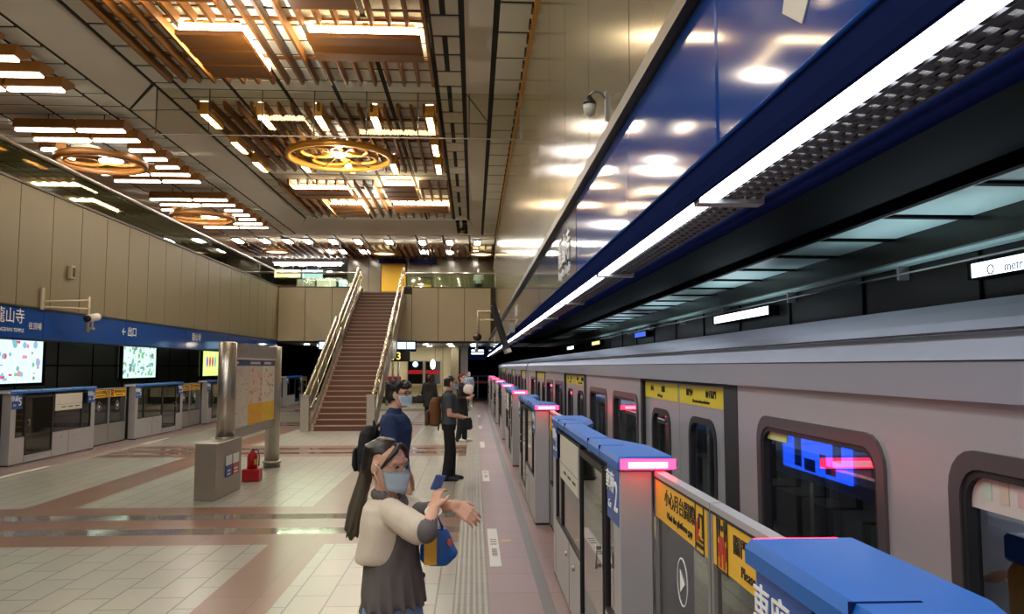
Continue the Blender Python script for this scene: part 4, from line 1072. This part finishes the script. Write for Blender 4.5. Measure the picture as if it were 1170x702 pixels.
def add_head(mb, X):
    mb.loft([(z, x, 0, rx, ry) for z, x, rx, ry in HEADS], 20, X)
    n0 = X @ Vector((.086, 0, .012)); n1 = X @ Vector((.112, 0, -.028)); mb.limb([n0, n1], [.009, .014], 8)
    for s in (-1, 1):
        mb.ball(X @ Vector((.104, .012 * s, -.032)), .009, n=6)
        mb.ball(X @ Vector((-.005, .078 * s, -.005)), .018, .01, .03, n=8, rot=X.to_3x3().normalized())
        mb.limb([X @ Vector((.083, .016 * s, .03)), X @ Vector((.075, .05 * s, .032))], [.012, .01], 6)
    mb.limb([X @ Vector((.088, -.018, -.066)), X @ Vector((.092, 0, -.064)), X @ Vector((.088, .018, -.066))], [.008, .011, .008], 6)
def hand(mb, w, d, n, side, curl=.5, s=1., spread=.018):
    """w wrist, d direction of the palm, n palm normal, side +1/-1 gives the thumb side"""
    w, d, n = Vector(w), Vector(d).normalized(), Vector(n); n = (n - d * n.dot(d)).normalized(); t = d.cross(n) * side
    ln = (.066, .076, .07, .055)
    for i in range(4):
        k = w + d * (.086 * s) + t * ((1.5 - i) * spread * s)
        mb.limb([w + t * ((1.5 - i) * .011 * s), k], [.015 * s, .0115 * s], 8)
        c1 = curl * .55; q1 = k + (d * math.cos(c1) + n * math.sin(c1)) * (ln[i] * .52 * s)
        c2 = curl * 1.5; q2 = q1 + (d * math.cos(c2) + n * math.sin(c2)) * (ln[i] * .48 * s)
        mb.limb([k, q1, q2], [.009 * s, .0078 * s, .0066 * s], 8)
    b = w + d * (.022 * s) + t * (.022 * s); m_ = b + (t * .75 + d * .65 + n * .25) * (.042 * s); e = m_ + (d * .85 + t * .3 + n * .35) * (.034 * s)
    mb.limb([b, m_, e], [.014 * s, .011 * s, .0085 * s], 8)
def xform(pts, yaw):
    R_ = Matrix.Rotation(yaw, 3, 'Z'); return [R_ @ Vector(p) for p in pts]
TORSO = [(.84, 0, .10, .155), (.92, -.005, .115, .168), (1.0, 0, .105, .155), (1.08, .005, .098, .145), (1.18, .01, .108, .155), (1.29, .012, .115, .172), (1.37, .0, .105, .18), (1.42, -.01, .08, .13), (1.455, -.012, .056, .066)]
def torso(mb, grow, z0, z1, s=1., w=1., xf=None):
    sec = []
    for z, x, rx, ry in TORSO:
        if z0 <= z * s <= z1: sec.append((z * s, x, 0, rx * s * w + grow, ry * s * w + grow))
    mb.loft(sec, 26, xf)
def mask(X, root, col=None, nm='face_mask'):
    m = MB(MASK); N = 15; rows = ((-.105, .03), (-.08, .012), (-.05, .012), (-.02, .013), (.002, .012))
    def rad(z):
        for a, b in zip(HEADS, HEADS[1:]):
            if a[0] <= z <= b[0]:
                t = (z - a[0]) / (b[0] - a[0]); return [a[i] + (b[i] - a[i]) * t for i in (1, 2, 3)]
        return HEADS[0][1:]
    outer = []
    for r, (z, g_) in enumerate(rows):
        cx, rx, ry = rad(max(z, -.1)); row = []
        if r == 0: rx, ry = rx * .9, ry * .95
        for i in range(N):
            a = math.radians(-72 + 144 * i / (N - 1)); f = math.cos(a)
            p = Vector((cx + (rx + g_ + .022 * f ** 4 * (1 if 0 < r < 4 else .55)) * f, (ry + g_) * math.sin(a), z + .012 * abs(math.sin(a)) * (-1 if r == 4 else (1 if r == 0 else 0)) + (.004 * math.sin(r * 3.1))))
            row.append(m.bm.verts.new(X @ p))
        outer.append(row)
    fs = []
    for r in range(len(rows) - 1):
        for i in range(N - 1): fs.append(m.bm.faces.new((outer[r][i], outer[r][i + 1], outer[r + 1][i + 1], outer[r + 1][i])))
    for f in fs: f.smooth = True
    bmesh.ops.solidify(m.bm, geom=fs, thickness=.003)
    for k in (.18, .42, .66):
        pass
    for s in (-1, 1):
        for za, zb in ((-.01, .015), (-.075, -.02)):
            m.tube([X @ Vector((.035, .078 * s, za)), X @ Vector((.0, .086 * s, zb))], .0015, 5)
    return m.build(nm, root)
MASK = cloth('mask_fabric', 'd2e6f4', vary=.05)
HAIRB = mat('dark_hair', '16120f', .45, vary=.3, scale=40, stretch=(1, 1, .2))
EYE = mat('eye_dark', '120c0a', .3)
def eyes(X, root):
    for s in (-1, 1):
        m = MB(EYE); m.ball(X @ Vector((.083, .032 * s, .012)), .009, .013, .006, n=8, rot=X.to_3x3().normalized()); m.build('eye', root)
def glasses(X, root):
    m = MB(M['ink'])
    for s in (-1, 1):
        m.tube([X @ Vector((.104 - .012 * (abs(math.cos(a)) if math.cos(a) * s > 0 else 0), .034 * s + .026 * math.cos(a), .012 + .019 * math.sin(a))) for a in [i * PI / 8 for i in range(16)]], .0026, 6, closed=True)
        m.tube([X @ Vector((.094, .06 * s, .016)), X @ Vector((-.01, .085 * s, .014))], .0024, 6)
    m.tube([X @ Vector((.105, -.009, .014)), X @ Vector((.105, .009, .014))], .0024, 6)
    return m.build('glasses', root)
def hair_cap(X, root, m_, front=.045, low=-.05, puff=.016, extra=None, vox=.007, nm='hair', wr=.004, sides=True):
    """skull cap cut off ahead of the ears and above the brow"""
    mb = MB(m_)
    for z, x, rx, ry in HEADS[3:]:
        pass
    sec = []
    for z, x, rx, ry in HEADS:
        if z > front - .012:
            t = max(0, 1 - (z - front) / (.105 - front)); sec.append((z, x - .008 - .013 * t, 0, rx + puff * (1 - .3 * t) - .008 * t, ry + puff * .9))
    sec += [(.113 + puff * .55, -.012, 0, .05, .044), (.113 + puff * .9, -.012, 0, .025, .022)]
    mb.loft(sec, 24, X)
    sec = []
    for z in (low, low * .5, 0, .03, front + .03):
        sec.append((z, -.045 + (.0 if z > low else .0), 0, .058 + puff, (.071 if z > -.04 else .06) + puff * .8))
    mb.loft(sec, 20, X)
    if sides:
        for s in (-1, 1): mb.limb([X @ Vector((.03, .075 * s, .05)), X @ Vector((.022, .079 * s, .01))], [.014, .008], 8)
    if extra: extra(mb)
    return link(nm, fuse(mb, nm, vox, 2, wr), root)
def person(loc, rz, label, name='person'):
    return tag(empty(name, loc, rz), label, 'person', 'people waiting on the platform')
def body(root, mb, vox): return link('body', fuse(mb, 'body', vox, 2), root)
def legs(mb, hip, knee, ankle, rs, s=1.):
    mb.limb([Vector(hip), Vector(knee), Vector(ankle)], rs)
def shoe(mb, ankle, yaw=0., L=.25, w=.045):
    a = Vector(ankle); d = Vector((math.cos(yaw), math.sin(yaw), 0))
    mb.limb([a - d * .05 + Vector((0, 0, -a.z + w * .9)), a + d * (L * .35) + Vector((0, 0, -a.z + w * .85)), a + d * (L * .68) + Vector((0, 0, -a.z + w * .62))], [w * .9, w * .95, w * .7], 10)
    mb.limb([a + Vector((0, 0, -a.z + w)), a + Vector((0, 0, .0))], [w * .9, w * .85], 10)

# --- woman in the foreground (root on the floor, torso turned a little to the camera)
WX, WY, YAW = -.345, 3.42, math.radians(-14)
root = person((WX, WY, 0), 0, 'woman with long ponytail and blue mask, cream top over grey shirt, checking her wrist')
TW = Matrix.Rotation(YAW, 4, 'Z')
def L2(x, y, z): return Vector((x - WX, y - WY, z))
S = .9
X = head_xf(L2(-.382, 3.42, 1.462), math.radians(-27), math.radians(9), .95)
rs_, re_, rw_ = L2(-.335, 3.28, 1.285), L2(-.183, 3.14, 1.245), L2(-.160, 3.255, 1.30)
ls_, le_, lw_ = L2(-.365, 3.55, 1.28), L2(-.237, 3.42, 1.262), L2(-.078, 3.28, 1.312)
mb = MB(SKIN); add_head(mb, X)
torso(mb, -.025, .7, 1.25, S, 1., TW)
mb.limb([L2(-.375, 3.42, 1.30), L2(-.38, 3.42, 1.40)], [.05, .046])
mb.limb([rs_, re_, rw_], [.042, .034, .023]); mb.limb([ls_, le_, lw_], [.042, .034, .023])
hand(mb, rw_, Vector((.02, .05, .10)), Vector((.5, .6, -.3)), -1, 1.0, .78, .016)
hand(mb, lw_, Vector((.085, -.01, -.05)), Vector((-.3, .8, -.5)), 1, .55, .85, .023)
for s in (-1, 1):
    mb.limb([TW @ Vector((0, .085 * s, .82)), TW @ Vector((.03, .085 * s, .45)), TW @ Vector((-.01, .085 * s, .08))], [.075, .05, .035])
body(root, mb, .0048)
G1 = cloth('grey_shirt', '5f5957'); C1 = cloth('cream_top', 'cdbfac', vary=.05)
mb = MB(G1)
mb.loft([(.885, .0, 0, .125, .18), (.93, .0, 0, .13, .185), (1.0, 0, 0, .12, .175), (1.08, 0.0, 0, .115, .165), (1.17, .0, 0, .112, .158), (1.25, -.005, 0, .095, .145)], 26, TW)
for dx, dy, z_, r in ((-.07, -.06, .86, .055), (-.08, .05, .85, .06), (-.03, -.11, .87, .05), (.02, .1, .87, .06)):
    mb.ball(TW @ Vector((dx, dy, z_)), r, r, .05)
for k in range(9):
    t = -1.9 + .36 * k; mb.limb([TW @ Vector((.118 * math.cos(t), .172 * math.sin(t), 1.02)), TW @ Vector((.132 * math.cos(t + .08), .188 * math.sin(t + .08), .88))], [.006, .012], 6)
mb.limb([rs_ + (re_ - rs_) * .55 + Vector((0, 0, -.012)), re_ + Vector((0, 0, -.012)), re_ + (rw_ - re_) * .35 + Vector((0, 0, -.006))], [.05, .048, .038]); mb.limb([ls_ + (le_ - ls_) * .5, le_, le_ + (lw_ - le_) * .3], [.05, .044, .036])
link('grey_shirt', fuse(mb, 'grey_shirt', .008, 4, .007), root)
mb = MB(G1)
nb = L2(-.375, 3.42, 1.318)
for k in range(16):
    a = 2 * PI * k / 16; mb.ball(nb + TW @ Vector((.062 * math.cos(a) + .01, .066 * math.sin(a), .022 - .045 * max(0, math.cos(a)))), .017, .017, .024, n=6)
mb.limb([nb + TW @ Vector((.07, .01, -.0)), nb + TW @ Vector((.095, .02, -.07)), nb + TW @ Vector((.11, .02, -.15))], [.022, .018, .012])
link('shirt_collar', fuse(mb, 'shirt_collar', .006, 2, .002), root)
mb = MB(C1)
mb.loft([(1.07, -.018, 0, .118, .172), (1.10, -.008, 0, .122, .178), (1.17, 0, 0, .118, .174), (1.24, -.005, 0, .108, .165), (1.29, -.015, 0, .09, .145), (1.325, -.022, 0, .062, .09)], 28, Matrix.Translation((-.02, 0, 0)) @ TW)
mb.limb([rs_ + Vector((-.01, .03, .0)), rs_ + (re_ - rs_) * .45 + Vector((0, 0, -.012)), rs_ + (re_ - rs_) * .78 + Vector((0, 0, -.02))], [.054, .06, .062]); mb.limb([ls_ + Vector((0, -.03, 0)), ls_ + (le_ - ls_) * .8], [.056, .058])
for k in range(6):
    t = -2.3 + .5 * k; mb.limb([TW @ Vector((-.02 + .112 * math.cos(t), .168 * math.sin(t), 1.22)), TW @ Vector((-.03 + .12 * math.cos(t + .15), .174 * math.sin(t + .15), 1.09))], [.005, .010], 6)
link('cream_top', fuse(mb, 'cream_top', .008, 4, .006), root)
mb = MB(cloth('blue_jeans', '6d88ad'))
mb.loft([(.72, 0, 0, .13, .17), (.82, 0, 0, .13, .175), (.9, 0, 0, .12, .165)], 22, TW)
for s in (-1, 1): mb.limb([TW @ Vector((.01, .085 * s, .78)), TW @ Vector((.035, .09 * s, .45)), TW @ Vector((0, .09 * s, .09))], [.095, .075, .06])
link('jeans', fuse(mb, 'jeans', .01, 3, .004), root)
mb = MB(M['white'])
for s in (-1, 1): shoe(mb, TW @ Vector((0, .09 * s, .08)), YAW, .24, .042)
link('shoe', fuse(mb, 'shoe', .008, 2), root)
HB = mat('brown_hair', '1d1510', .42, vary=.45, scale=30, stretch=(1, 1, .15))
def wx(mb):
    for s in (-1, 1):
        mb.limb([X @ Vector((.062, -.008 * s, .105)), X @ Vector((.072, -.04 * s, .082)), X @ Vector((.055, -.068 * s, .045)), X @ Vector((.03, -.078 * s, .0))], [.012, .013, .011, .007], 8)
    mb.limb([X @ Vector((-.075, 0, -.02)), X @ Vector((-.1, 0, -.035))], [.04, .028], 8)
hair_cap(X, root, HB, .05, -.05, .010, wx, .006, sides=False)
pb = X @ Vector((-.10, 0, -.035))
mb = MB(mat('ponytail_hair', '4a4234', .5, vary=.5, scale=24, stretch=(1, 1, .1)))
mb.limb([pb, pb + Vector((-.015, .02, -.08)), pb + Vector((-.045, .03, -.18)), pb + Vector((-.062, .03, -.26)), pb + Vector((-.066, .03, -.31))], [.024, .032, .036, .032, .012], 12)
for k in range(8):
    t = k * .9; q = Vector((.014 * math.cos(t), .024 * math.sin(t), 0))
    mb.limb([pb + q * .5, pb + q * 1.4 + Vector((-.03, .025, -.14)), pb + q * 1.9 + Vector((-.066, .03, -.27 - .014 * (k % 4)))], [.010, .016, .005], 8)
link('ponytail', fuse(mb, 'ponytail', .006, 2, .004), root)
eyes(X, root); mask(X, root)
m = MB(M['grey'])
for s in (-1, 1):
    m.tube([X @ Vector((.102 - .012 * (abs(math.cos(a)) if math.cos(a) * s > 0 else 0), .034 * s + .025 * math.cos(a), .01 + .02 * math.sin(a))) for a in [i * PI / 8 for i in range(16)]], .0014, 5, closed=True)
    m.tube([X @ Vector((.09, .058 * s, .014)), X @ Vector((-.01, .083 * s, .012))], .0014, 5)
m.build('glasses', root)
m = MB(M['white']); m.tube([rw_ + (re_ - rw_) * .12 + .031 * (Vector((1, 0, 0)) * math.cos(a) + Vector((0, -.4, .75)).cross(Vector((1, 0, 0))).normalized() * math.sin(a)) for a in [i * PI / 8 for i in range(16)]], .006, 6, closed=True); m.build('bracelet', root)
# phone held up in her right hand
o = MB(mat('phone_blue', '4a66a8', .35)).box(-.024, .024, -.004, .004, -.03, .045); ph_ = o.build('smartphone', bevel=.003); ph_.location = (-.150, 3.315, 1.395); ph_.rotation_euler = (.5, .15, .5)
tag(ph_, 'small blue phone held up in the woman\'s hand', 'phone')
# tote bag
root = tag(empty('tote_bag', (-.150, 3.40, 1.04)), 'blue shopping bag with ochre patch hanging beside the woman in the cream top', 'bag')
mb = MB(mat('blue_bag', '1c5ca8', .4, vary=.25, scale=10, bump=.3))
mb.loft([(0, -.01, 0, .05, .04), (.02, -.005, 0, .072, .05), (.07, 0, 0, .078, .052), (.12, -.005, 0, .062, .045), (.155, -.01, 0, .05, .03)], 18)
mb.ball((.04, 0, .05), .045, .04, .035)
link('bag_body', fuse(mb, 'bag_body', .007, 2, .006), root)
m = MB(mat('ochre_patch', 'd09a2c', .5, vary=.06)); m.box(-.055, -.002, -.068, -.058, .015, .14); m.build('ochre_patch', root)
m = MB(emit('x', '000000', 0) if 0 else mat('orange_print', 'd8683c', .5)); m.box(-.05, -.01, -.071, -.067, .135, .15); m.ball((.05, -.035, .10), .012, .01, .016, n=6); m.build('orange_print', root)
m = MB(M['blueplate']); m.tube([(-.02, -.02, .15), (0, -.03, .21), (.02, -.02, .15)], .006, 6); m.tube([(-.02, .02, .15), (0, .0, .2), (.02, .02, .15)], .006, 6); m.build('handle', root)

# --- man in navy polo shirt
def walker(loc, rz, label, s, shirt, trousers, shoecol, arm_r, arm_l, hair=None, head_yaw=0., head_pitch=0., vox=.011, sleeve=.6, mask_on=True, glass_on=False, coat=False, step=.05, hairx=None, untuck=.86, nm_shirt='shirt', hairlow=-.05):
    root = person(loc, rz, label)
    X = head_xf(Vector((.03, 0, 1.59)) * s, head_yaw, head_pitch, s * .98)
    mb = MB(SKIN); add_head(mb, X); torso(mb, -.01, .5, 1.385 * s, s)
    mb.limb([Vector((-.01, 0, 1.43)) * s, Vector((.012, 0, 1.52)) * s], [.056, .052])
    arms = {}
    for sd, (el, wr, hd, hn, cl) in ((-1, arm_r), (1, arm_l)):
        sh = Vector((0, .175 * sd, 1.375)) * s; el, wr = Vector(el) * s, Vector(wr) * s; arms[sd] = (sh, el, wr)
        mb.limb([sh, el, wr], [.05, .042, .028]); hand(mb, wr, hd, hn, sd, cl, s * 1.0)
    lg = {}
    for sd in (-1, 1):
        lg[sd] = [Vector((0, .09 * sd, .88)) * s, Vector((.03 + step * sd * .4, .095 * sd, .48)) * s, Vector((step * sd, .1 * sd, .08)) * s]
        mb.limb(lg[sd], [.075, .05, .036])
    body(root, mb, vox)
    mb = MB(shirt); torso(mb, .02, untuck, 1.43 * s, s, 1.03)
    for sd in (-1, 1):
        sh, el, wr = arms[sd]
        if sleeve <= 1: mb.limb([sh - Vector((0, .03 * sd, 0)), sh, sh + (el - sh) * sleeve], [.065, .068, .062])
        else: mb.limb([sh - Vector((0, .03 * sd, 0)), sh, el, el + (wr - el) * (sleeve - 1)], [.065, .068, .058, .046])
    mb.limb([Vector((-.012, 0, 1.41)) * s, Vector((.0, 0, 1.445)) * s], [.078, .066])
    if coat: mb.loft([(.62 * s, 0, 0, .17, .215), (.8 * s, 0, 0, .16, .205), (1.0 * s, 0, 0, .14, .185), (1.1 * s, 0, 0, .125, .17)], 22)
    link(nm_shirt, fuse(mb, nm_shirt, vox, 3, .005), root)
    mb = MB(trousers); mb.loft([(.82 * s, 0, 0, .115, .165), (.92 * s, 0, 0, .125, .178), (1.0 * s, 0, 0, .118, .168)], 20)
    for sd in (-1, 1): mb.limb([lg[sd][0], lg[sd][1], lg[sd][2] + Vector((0, 0, -.02))], [.098, .082, .07])
    link('trousers', fuse(mb, 'trousers', vox, 3, .004), root)
    for sd in (-1, 1):
        mb = MB(shoecol); shoe(mb, lg[sd][2], .08 * sd, .27, .045); link('shoe', fuse(mb, 'shoe', .009, 2), root)
    if hair: hair_cap(X, root, hair, .05, hairlow, .02, (lambda m: hairx(m, X)) if hairx else None, min(vox, .009))
    eyes(X, root)
    if mask_on: mask(X, root)
    if glass_on: glasses(X, root)
    return root, X
DOWN = (.02, .02, -1)
def curly(m, X):
    rnd = random.Random(4)
    for k in range(26):
        a = rnd.uniform(-2.6, 2.6); z = rnd.uniform(.06, .11); m.ball(X @ Vector((-.012 + .09 * math.cos(a), .075 * math.sin(a), z + .006)), .03, n=6)
    for k in range(6): m.ball(X @ Vector((.085, -.05 + .02 * k, .072 + .008 * (k % 2))), .02, n=6)
NAVY = cloth('navy_polo', '1a2c54')
r2, X2 = walker((-.70, 7.0, 0), math.radians(-8), 'young man with glasses, blue mask and navy polo shirt behind the woman', 1.03, NAVY, cloth('dark_trousers', '20222c'), M['rubber'],
       ((.03, -.225, 1.09), (.15, -.225, .90), (.2, 0, -1), (.1, 1, 0), .5), ((-.03, .235, 1.09), (.08, .24, .86), (.15, 0, -1), (.1, -1, 0), .5), HAIRB, math.radians(-12), 0, .009, .62, True, True, hairx=curly)
def backpack(loc, rz, label, m1, m2, s=1., straps=True, drop=0.):
    root = tag(empty('backpack', loc, rz), label, 'backpack', 'backpacks worn on the platform')
    mb = MB(m1); mb.loft([(-.2 * s, 0, 0, .05 * s, .11 * s), (-.17 * s, 0, 0, .085 * s, .145 * s), (.0, .0, 0, .095 * s, .15 * s), (.15 * s, .01, 0, .08 * s, .14 * s), (.21 * s, .02, 0, .045 * s, .09 * s)], 18)
    link('bag_body', fuse(mb, 'bag_body', .012, 3, .006), root)
    mb = MB(m2); mb.loft([(-.17 * s, -.09 * s, 0, .02, .10 * s), (-.12 * s, -.1 * s, 0, .035 * s, .11 * s), (.0, -.1 * s, 0, .03 * s, .1 * s), (.03 * s, -.09 * s, 0, .015, .09 * s)], 14); link('front_pocket', fuse(mb, 'front_pocket', .01, 2, .003), root)
    for sd in (-1, 1):
        m = MB(m2); m.tube([(.07 * s, .09 * sd, .13 * s), (.1 * s, .1 * sd, .215 * s + drop), (.17 * s, .11 * sd, .262 * s + drop), (.255 * s, .115 * sd, .25 * s + drop), (.33, .12 * sd, .15 * s + drop)], .014, 6)
        m.build('shoulder_strap', root)
        m = MB(m2); m.tube([(.07 * s, .1 * sd, -.12 * s), (.06, .15 * sd, -.26 * s)], .008, 5); m.build('loose_strap', root)
    m = MB(m2); m.tube([(.05 * s, -.04, .19 * s), (.04 * s, 0, .25 * s), (.05 * s, .04, .19 * s)], .008, 6); m.build('grab_loop', root)
    return root
BLK = cloth('black_nylon', '16171b', vary=.3)
backpack((-.70 - .235, 7.03, 1.14), math.radians(-8), 'black backpack on the back of the man in the navy polo', BLK, BLK, 1.05)

# --- man in black trousers with brown backpack
r3, X3 = walker((-.41, 13.05, 0), math.radians(4), 'man in dark grey shirt and wide black trousers, waiting side-on by the tactile path', 1.01, cloth('dark_grey_shirt', '454a50'), cloth('black_trousers', '111114'), M['rubber'],
       ((.0, -.225, 1.09), (.24, -.13, 1.03), (1, .35, -.05), (0, .2, -1), .6), ((.0, .225, 1.09), (.24, .12, 1.03), (1, -.35, -.05), (0, -.2, -1), .6), HAIRB, 0, 0, .011, .55)
backpack((-.41 - .235, 13.03, 1.13), math.radians(4), 'brown backpack on the man in black trousers', cloth('brown_canvas', '6e4626'), cloth('brown_canvas_dark', '4a3320'), 1.15)
root = tag(empty('shoulder_bag', (-.40 + .30, 13.0, .84)), 'black bag held in front of the man in black trousers', 'bag')
mb = MB(BLK); mb.loft([(0, 0, 0, .06, .09), (.03, 0, 0, .09, .12), (.15, 0, 0, .085, .12), (.2, 0, 0, .06, .1)], 16); link('bag_body', fuse(mb, 'bag_body', .011, 2, .005), root)
m = MB(BLK); m.tube([(0, -.05, .18), (.0, -.03, .25), (0, .05, .18)], .008, 6); m.build('handle', root)
# --- people farther off
DRED = mat('red_dark_hair', '3a1412', .5, vary=.3)
def bun(m, X): m.ball(X @ Vector((-.09, 0, .02)), .07, .08, .08, n=8); m.ball(X @ Vector((-.06, 0, -.05)), .06, .075, .07, n=8)
walker((-1.42, 25.2, 0), math.radians(75), 'woman in long black coat with dark red hair, seen from behind near the service windows', .95, cloth('black_coat', '121216'), cloth('black_leggings', '15151a'), M['rubber'],
       ((-.02, -.24, 1.08), (.10, -.22, .9), DOWN, (0, 1, 0), .6), ((-.02, .24, 1.08), (.16, .2, .95), DOWN, (0, -1, 0), .6), DRED, 0, 0, .014, 1.8, False, False, coat=True, hairx=bun, nm_shirt='coat', hairlow=-.08)
root = tag(empty('handbag', (-1.72, 25.1, .72)), 'black handbag at the side of the woman in the long black coat', 'bag')
mb = MB(BLK); mb.loft([(0, 0, 0, .1, .05), (.03, 0, 0, .14, .07), (.2, 0, 0, .13, .06), (.24, 0, 0, .1, .04)], 14); link('bag_body', fuse(mb, 'bag_body', .012, 2), root)
m = MB(BLK); m.tube([(-.06, 0, .22), (0, 0, .4), (.06, 0, .22)], .01, 6); m.build('handle', root)
walker((-.30, 19.7, 0), math.radians(-20), 'masked woman in black with dark red hood, half hidden behind the man in black trousers', 1.0, cloth('black_dress', '151317'), cloth('black_skirt', '131316'), M['white'],
       ((.02, -.24, 1.08), (.2, -.18, 1.1), (1, .4, .2), (0, 1, 0), .6), ((.02, .24, 1.08), (.2, .15, 1.15), (1, -.4, .2), (0, -1, 0), .6), cloth('red_hood', '5c1820'), math.radians(-25), 0, .014, 1.8, True, False, coat=True, hairx=bun, nm_shirt='coat', hairlow=-.09)
root = tag(empty('white_bag', (-.12, 19.25, 1.22)), 'round white bag held up by the woman in the red hood', 'bag')
mb = MB(cloth('white_fabric', 'dcd2c8')); mb.loft([(0, 0, 0, .07, .06), (.05, 0, 0, .13, .1), (.15, 0, 0, .13, .1), (.22, 0, 0, .08, .07)], 16); link('bag_body', fuse(mb, 'bag_body', .012, 2, .006), root)
m = MB(M['white']); m.tube([(-.04, 0, .2), (0, 0, .3), (.04, 0, .2)], .008, 6); m.build('handle', root)
walker((-.22, 36.5, 0), math.radians(-80), 'person in pale blue-grey shirt far down the platform by the end barrier', .97, cloth('pale_blue_shirt', '8e98ac'), cloth('pale_trousers', '9a8f88'), M['white'],
       ((-.02, -.24, 1.08), (.10, -.22, .9), DOWN, (0, 1, 0), .6), ((-.02, .24, 1.08), (.12, .2, .9), DOWN, (0, -1, 0), .6), HAIRB, 0, 0, .015, 1.2, True)
walker((.24, 38.6, 5.12), math.radians(-95), 'guard in pale shirt and dark trousers standing on the upper level at the right', 1.0, cloth('guard_shirt', 'b4c4d4'), cloth('guard_trousers', '181a24'), M['rubber'],
       ((-.02, -.24, 1.08), (.2, -.12, 1.1), (.6, .8, 0), (0, 0, -1), .6), ((-.02, .24, 1.08), (.2, .1, 1.1), (.6, -.8, 0), (0, 0, -1), .6), HAIRB, 0, 0, .015, .7, True)
# passenger behind the nearest train window
walker((1.95, 2.83, .0), math.radians(-118), 'passenger in white shirt with phone, behind the train window at the right edge', 1.0, cloth('white_shirt', 'c2c6d2', vary=.05), cloth('passenger_trousers', '22242c'), M['rubber'],
       ((.04, -.25, 1.12), (.27, -.12, 1.17), (.8, .6, .1), (0, .3, .9), .6), ((.03, .25, 1.1), (.25, .08, 1.15), (.9, -.4, 0), (0, -.2, .9), .6), HAIRB, 0, 0, .011, .55)
ob = tag(empty('shoulder_bag', (1.72, 2.33, 1.2)), 'orange bag hugged by the passenger behind the train window', 'bag')
mb = MB(cloth('orange_fabric', 'd08a3a')); mb.loft([(-.1, 0, 0, .05, .06), (-.07, 0, 0, .07, .085), (.05, 0, 0, .07, .085), (.09, 0, 0, .05, .06)], 14); link('bag_body', fuse(mb, 'bag_body', .012, 2, .005), ob)
m = MB(M['blueplate']); m.box(-.06, .06, -.06, .06, .085, .17); m.build('blue_flap', ob, bevel=.01)

# ------------------------------------------------------------------ camera, lights, view
ph = math.atan(68 / 880); th = math.atan(44 / 880 * math.cos(ph))
cam = bpy.data.objects.new('camera', bpy.data.cameras.new('camera')); COL.objects.link(cam)
cam.location = (0, 0, 1.89); cam.rotation_euler = (PI / 2 + ph, 0, -th)
cam.data.sensor_width = 36; cam.data.lens = 880 / 1170 * 36; cam.data.clip_start = .05; cam.data.clip_end = 200
SC.camera = cam

def area(name, loc, sx, sy, power, col, rot=(0, 0, 0)):
    l = bpy.data.lights.new(name, 'AREA'); l.shape = 'RECTANGLE'; l.size = sx; l.size_y = sy; l.energy = power; l.color = lin(col)[:3]
    o = bpy.data.objects.new(name, l); COL.objects.link(o); o.location = loc; o.rotation_euler = rot; return o
# added fill behind and above the photographer, standing in for unseen bay lamps
for x, y, p in ((-5.2, 6.5, 75), (-2.0, 6.5, 75), (-5.2, 3., 95), (-2.0, 3., 95), (-5.2, -3, 150), (-2, -3, 150), (-3.5, -6.5, 200)):
    area('bay_fill', (x, y, 7.3), 1.2, 1.2, p, 'fffaf2')
# unseen points added below the boxes and ring lamps to brighten hall and ceiling
for x, y, p in [(-3.38, 12.2, 60), (-3.38, 25.7, 80), (-3.42, 19.4, 70), (-9.38, 19.6, 60), (-9.38, 26.9, 60)]:
    l = bpy.data.lights.new('ceiling_fill', 'POINT'); l.energy = p * 2.2; l.color = lin('fff2e0')[:3]; l.shadow_soft_size = .0
    o = bpy.data.objects.new('ceiling_fill', l); COL.objects.link(o); o.location = (x, y, 6.95 if y > 15 and y < 22 or x < -9 else 6.7)
for i, y in enumerate((8.0, 4.0, -1)):
    area('gallery_fill', (-9.2, y, 7.2), 2.2, .6, 60, 'fff6e8')  # fill added over the out-of-view gallery, no fixture modelled
for i in range(6):
    area('tunnel_fill', (4.2, 2 + 5 * i, 2.55), .1, 2.5, 14, 'dcefff', (PI, 0, 0))  # unseen upward fill added to brighten the tunnel ceiling panels
for i in range(9):
    area('track_fill', (1.95, .5 + 4 * i, 3.22), .12, 2.6, 9, 'e4eeff')  # fill added to light the train roof, hidden behind the fascia
for i in range(6):
    area('track_fill', (-11.3, 17 + 4 * i, 3.05), .12, 2.6, 7, 'd8ffe8')  # faint green fill added over the left track, without a fixture
w = bpy.data.worlds.new('station_ambient'); SC.world = w; w.use_nodes = True
w.node_tree.nodes['Background'].inputs[0].default_value = lin('f0eee8'); w.node_tree.nodes['Background'].inputs[1].default_value = .8
SC.view_settings.view_transform = 'Standard'; SC.view_settings.look = 'None'; SC.view_settings.gamma = 1; SC.view_settings.use_curve_mapping = False
SC.view_settings.exposure = 0.0
cy = SC.cycles
cy.use_denoising = True; cy.max_bounces = 8; cy.diffuse_bounces = 6; cy.glossy_bounces = 4; cy.transparent_max_bounces = 24; cy.caustics_reflective = False; cy.caustics_refractive = False; cy.sample_clamp_indirect = 6

bpy.data.scenes.remove(TMP)
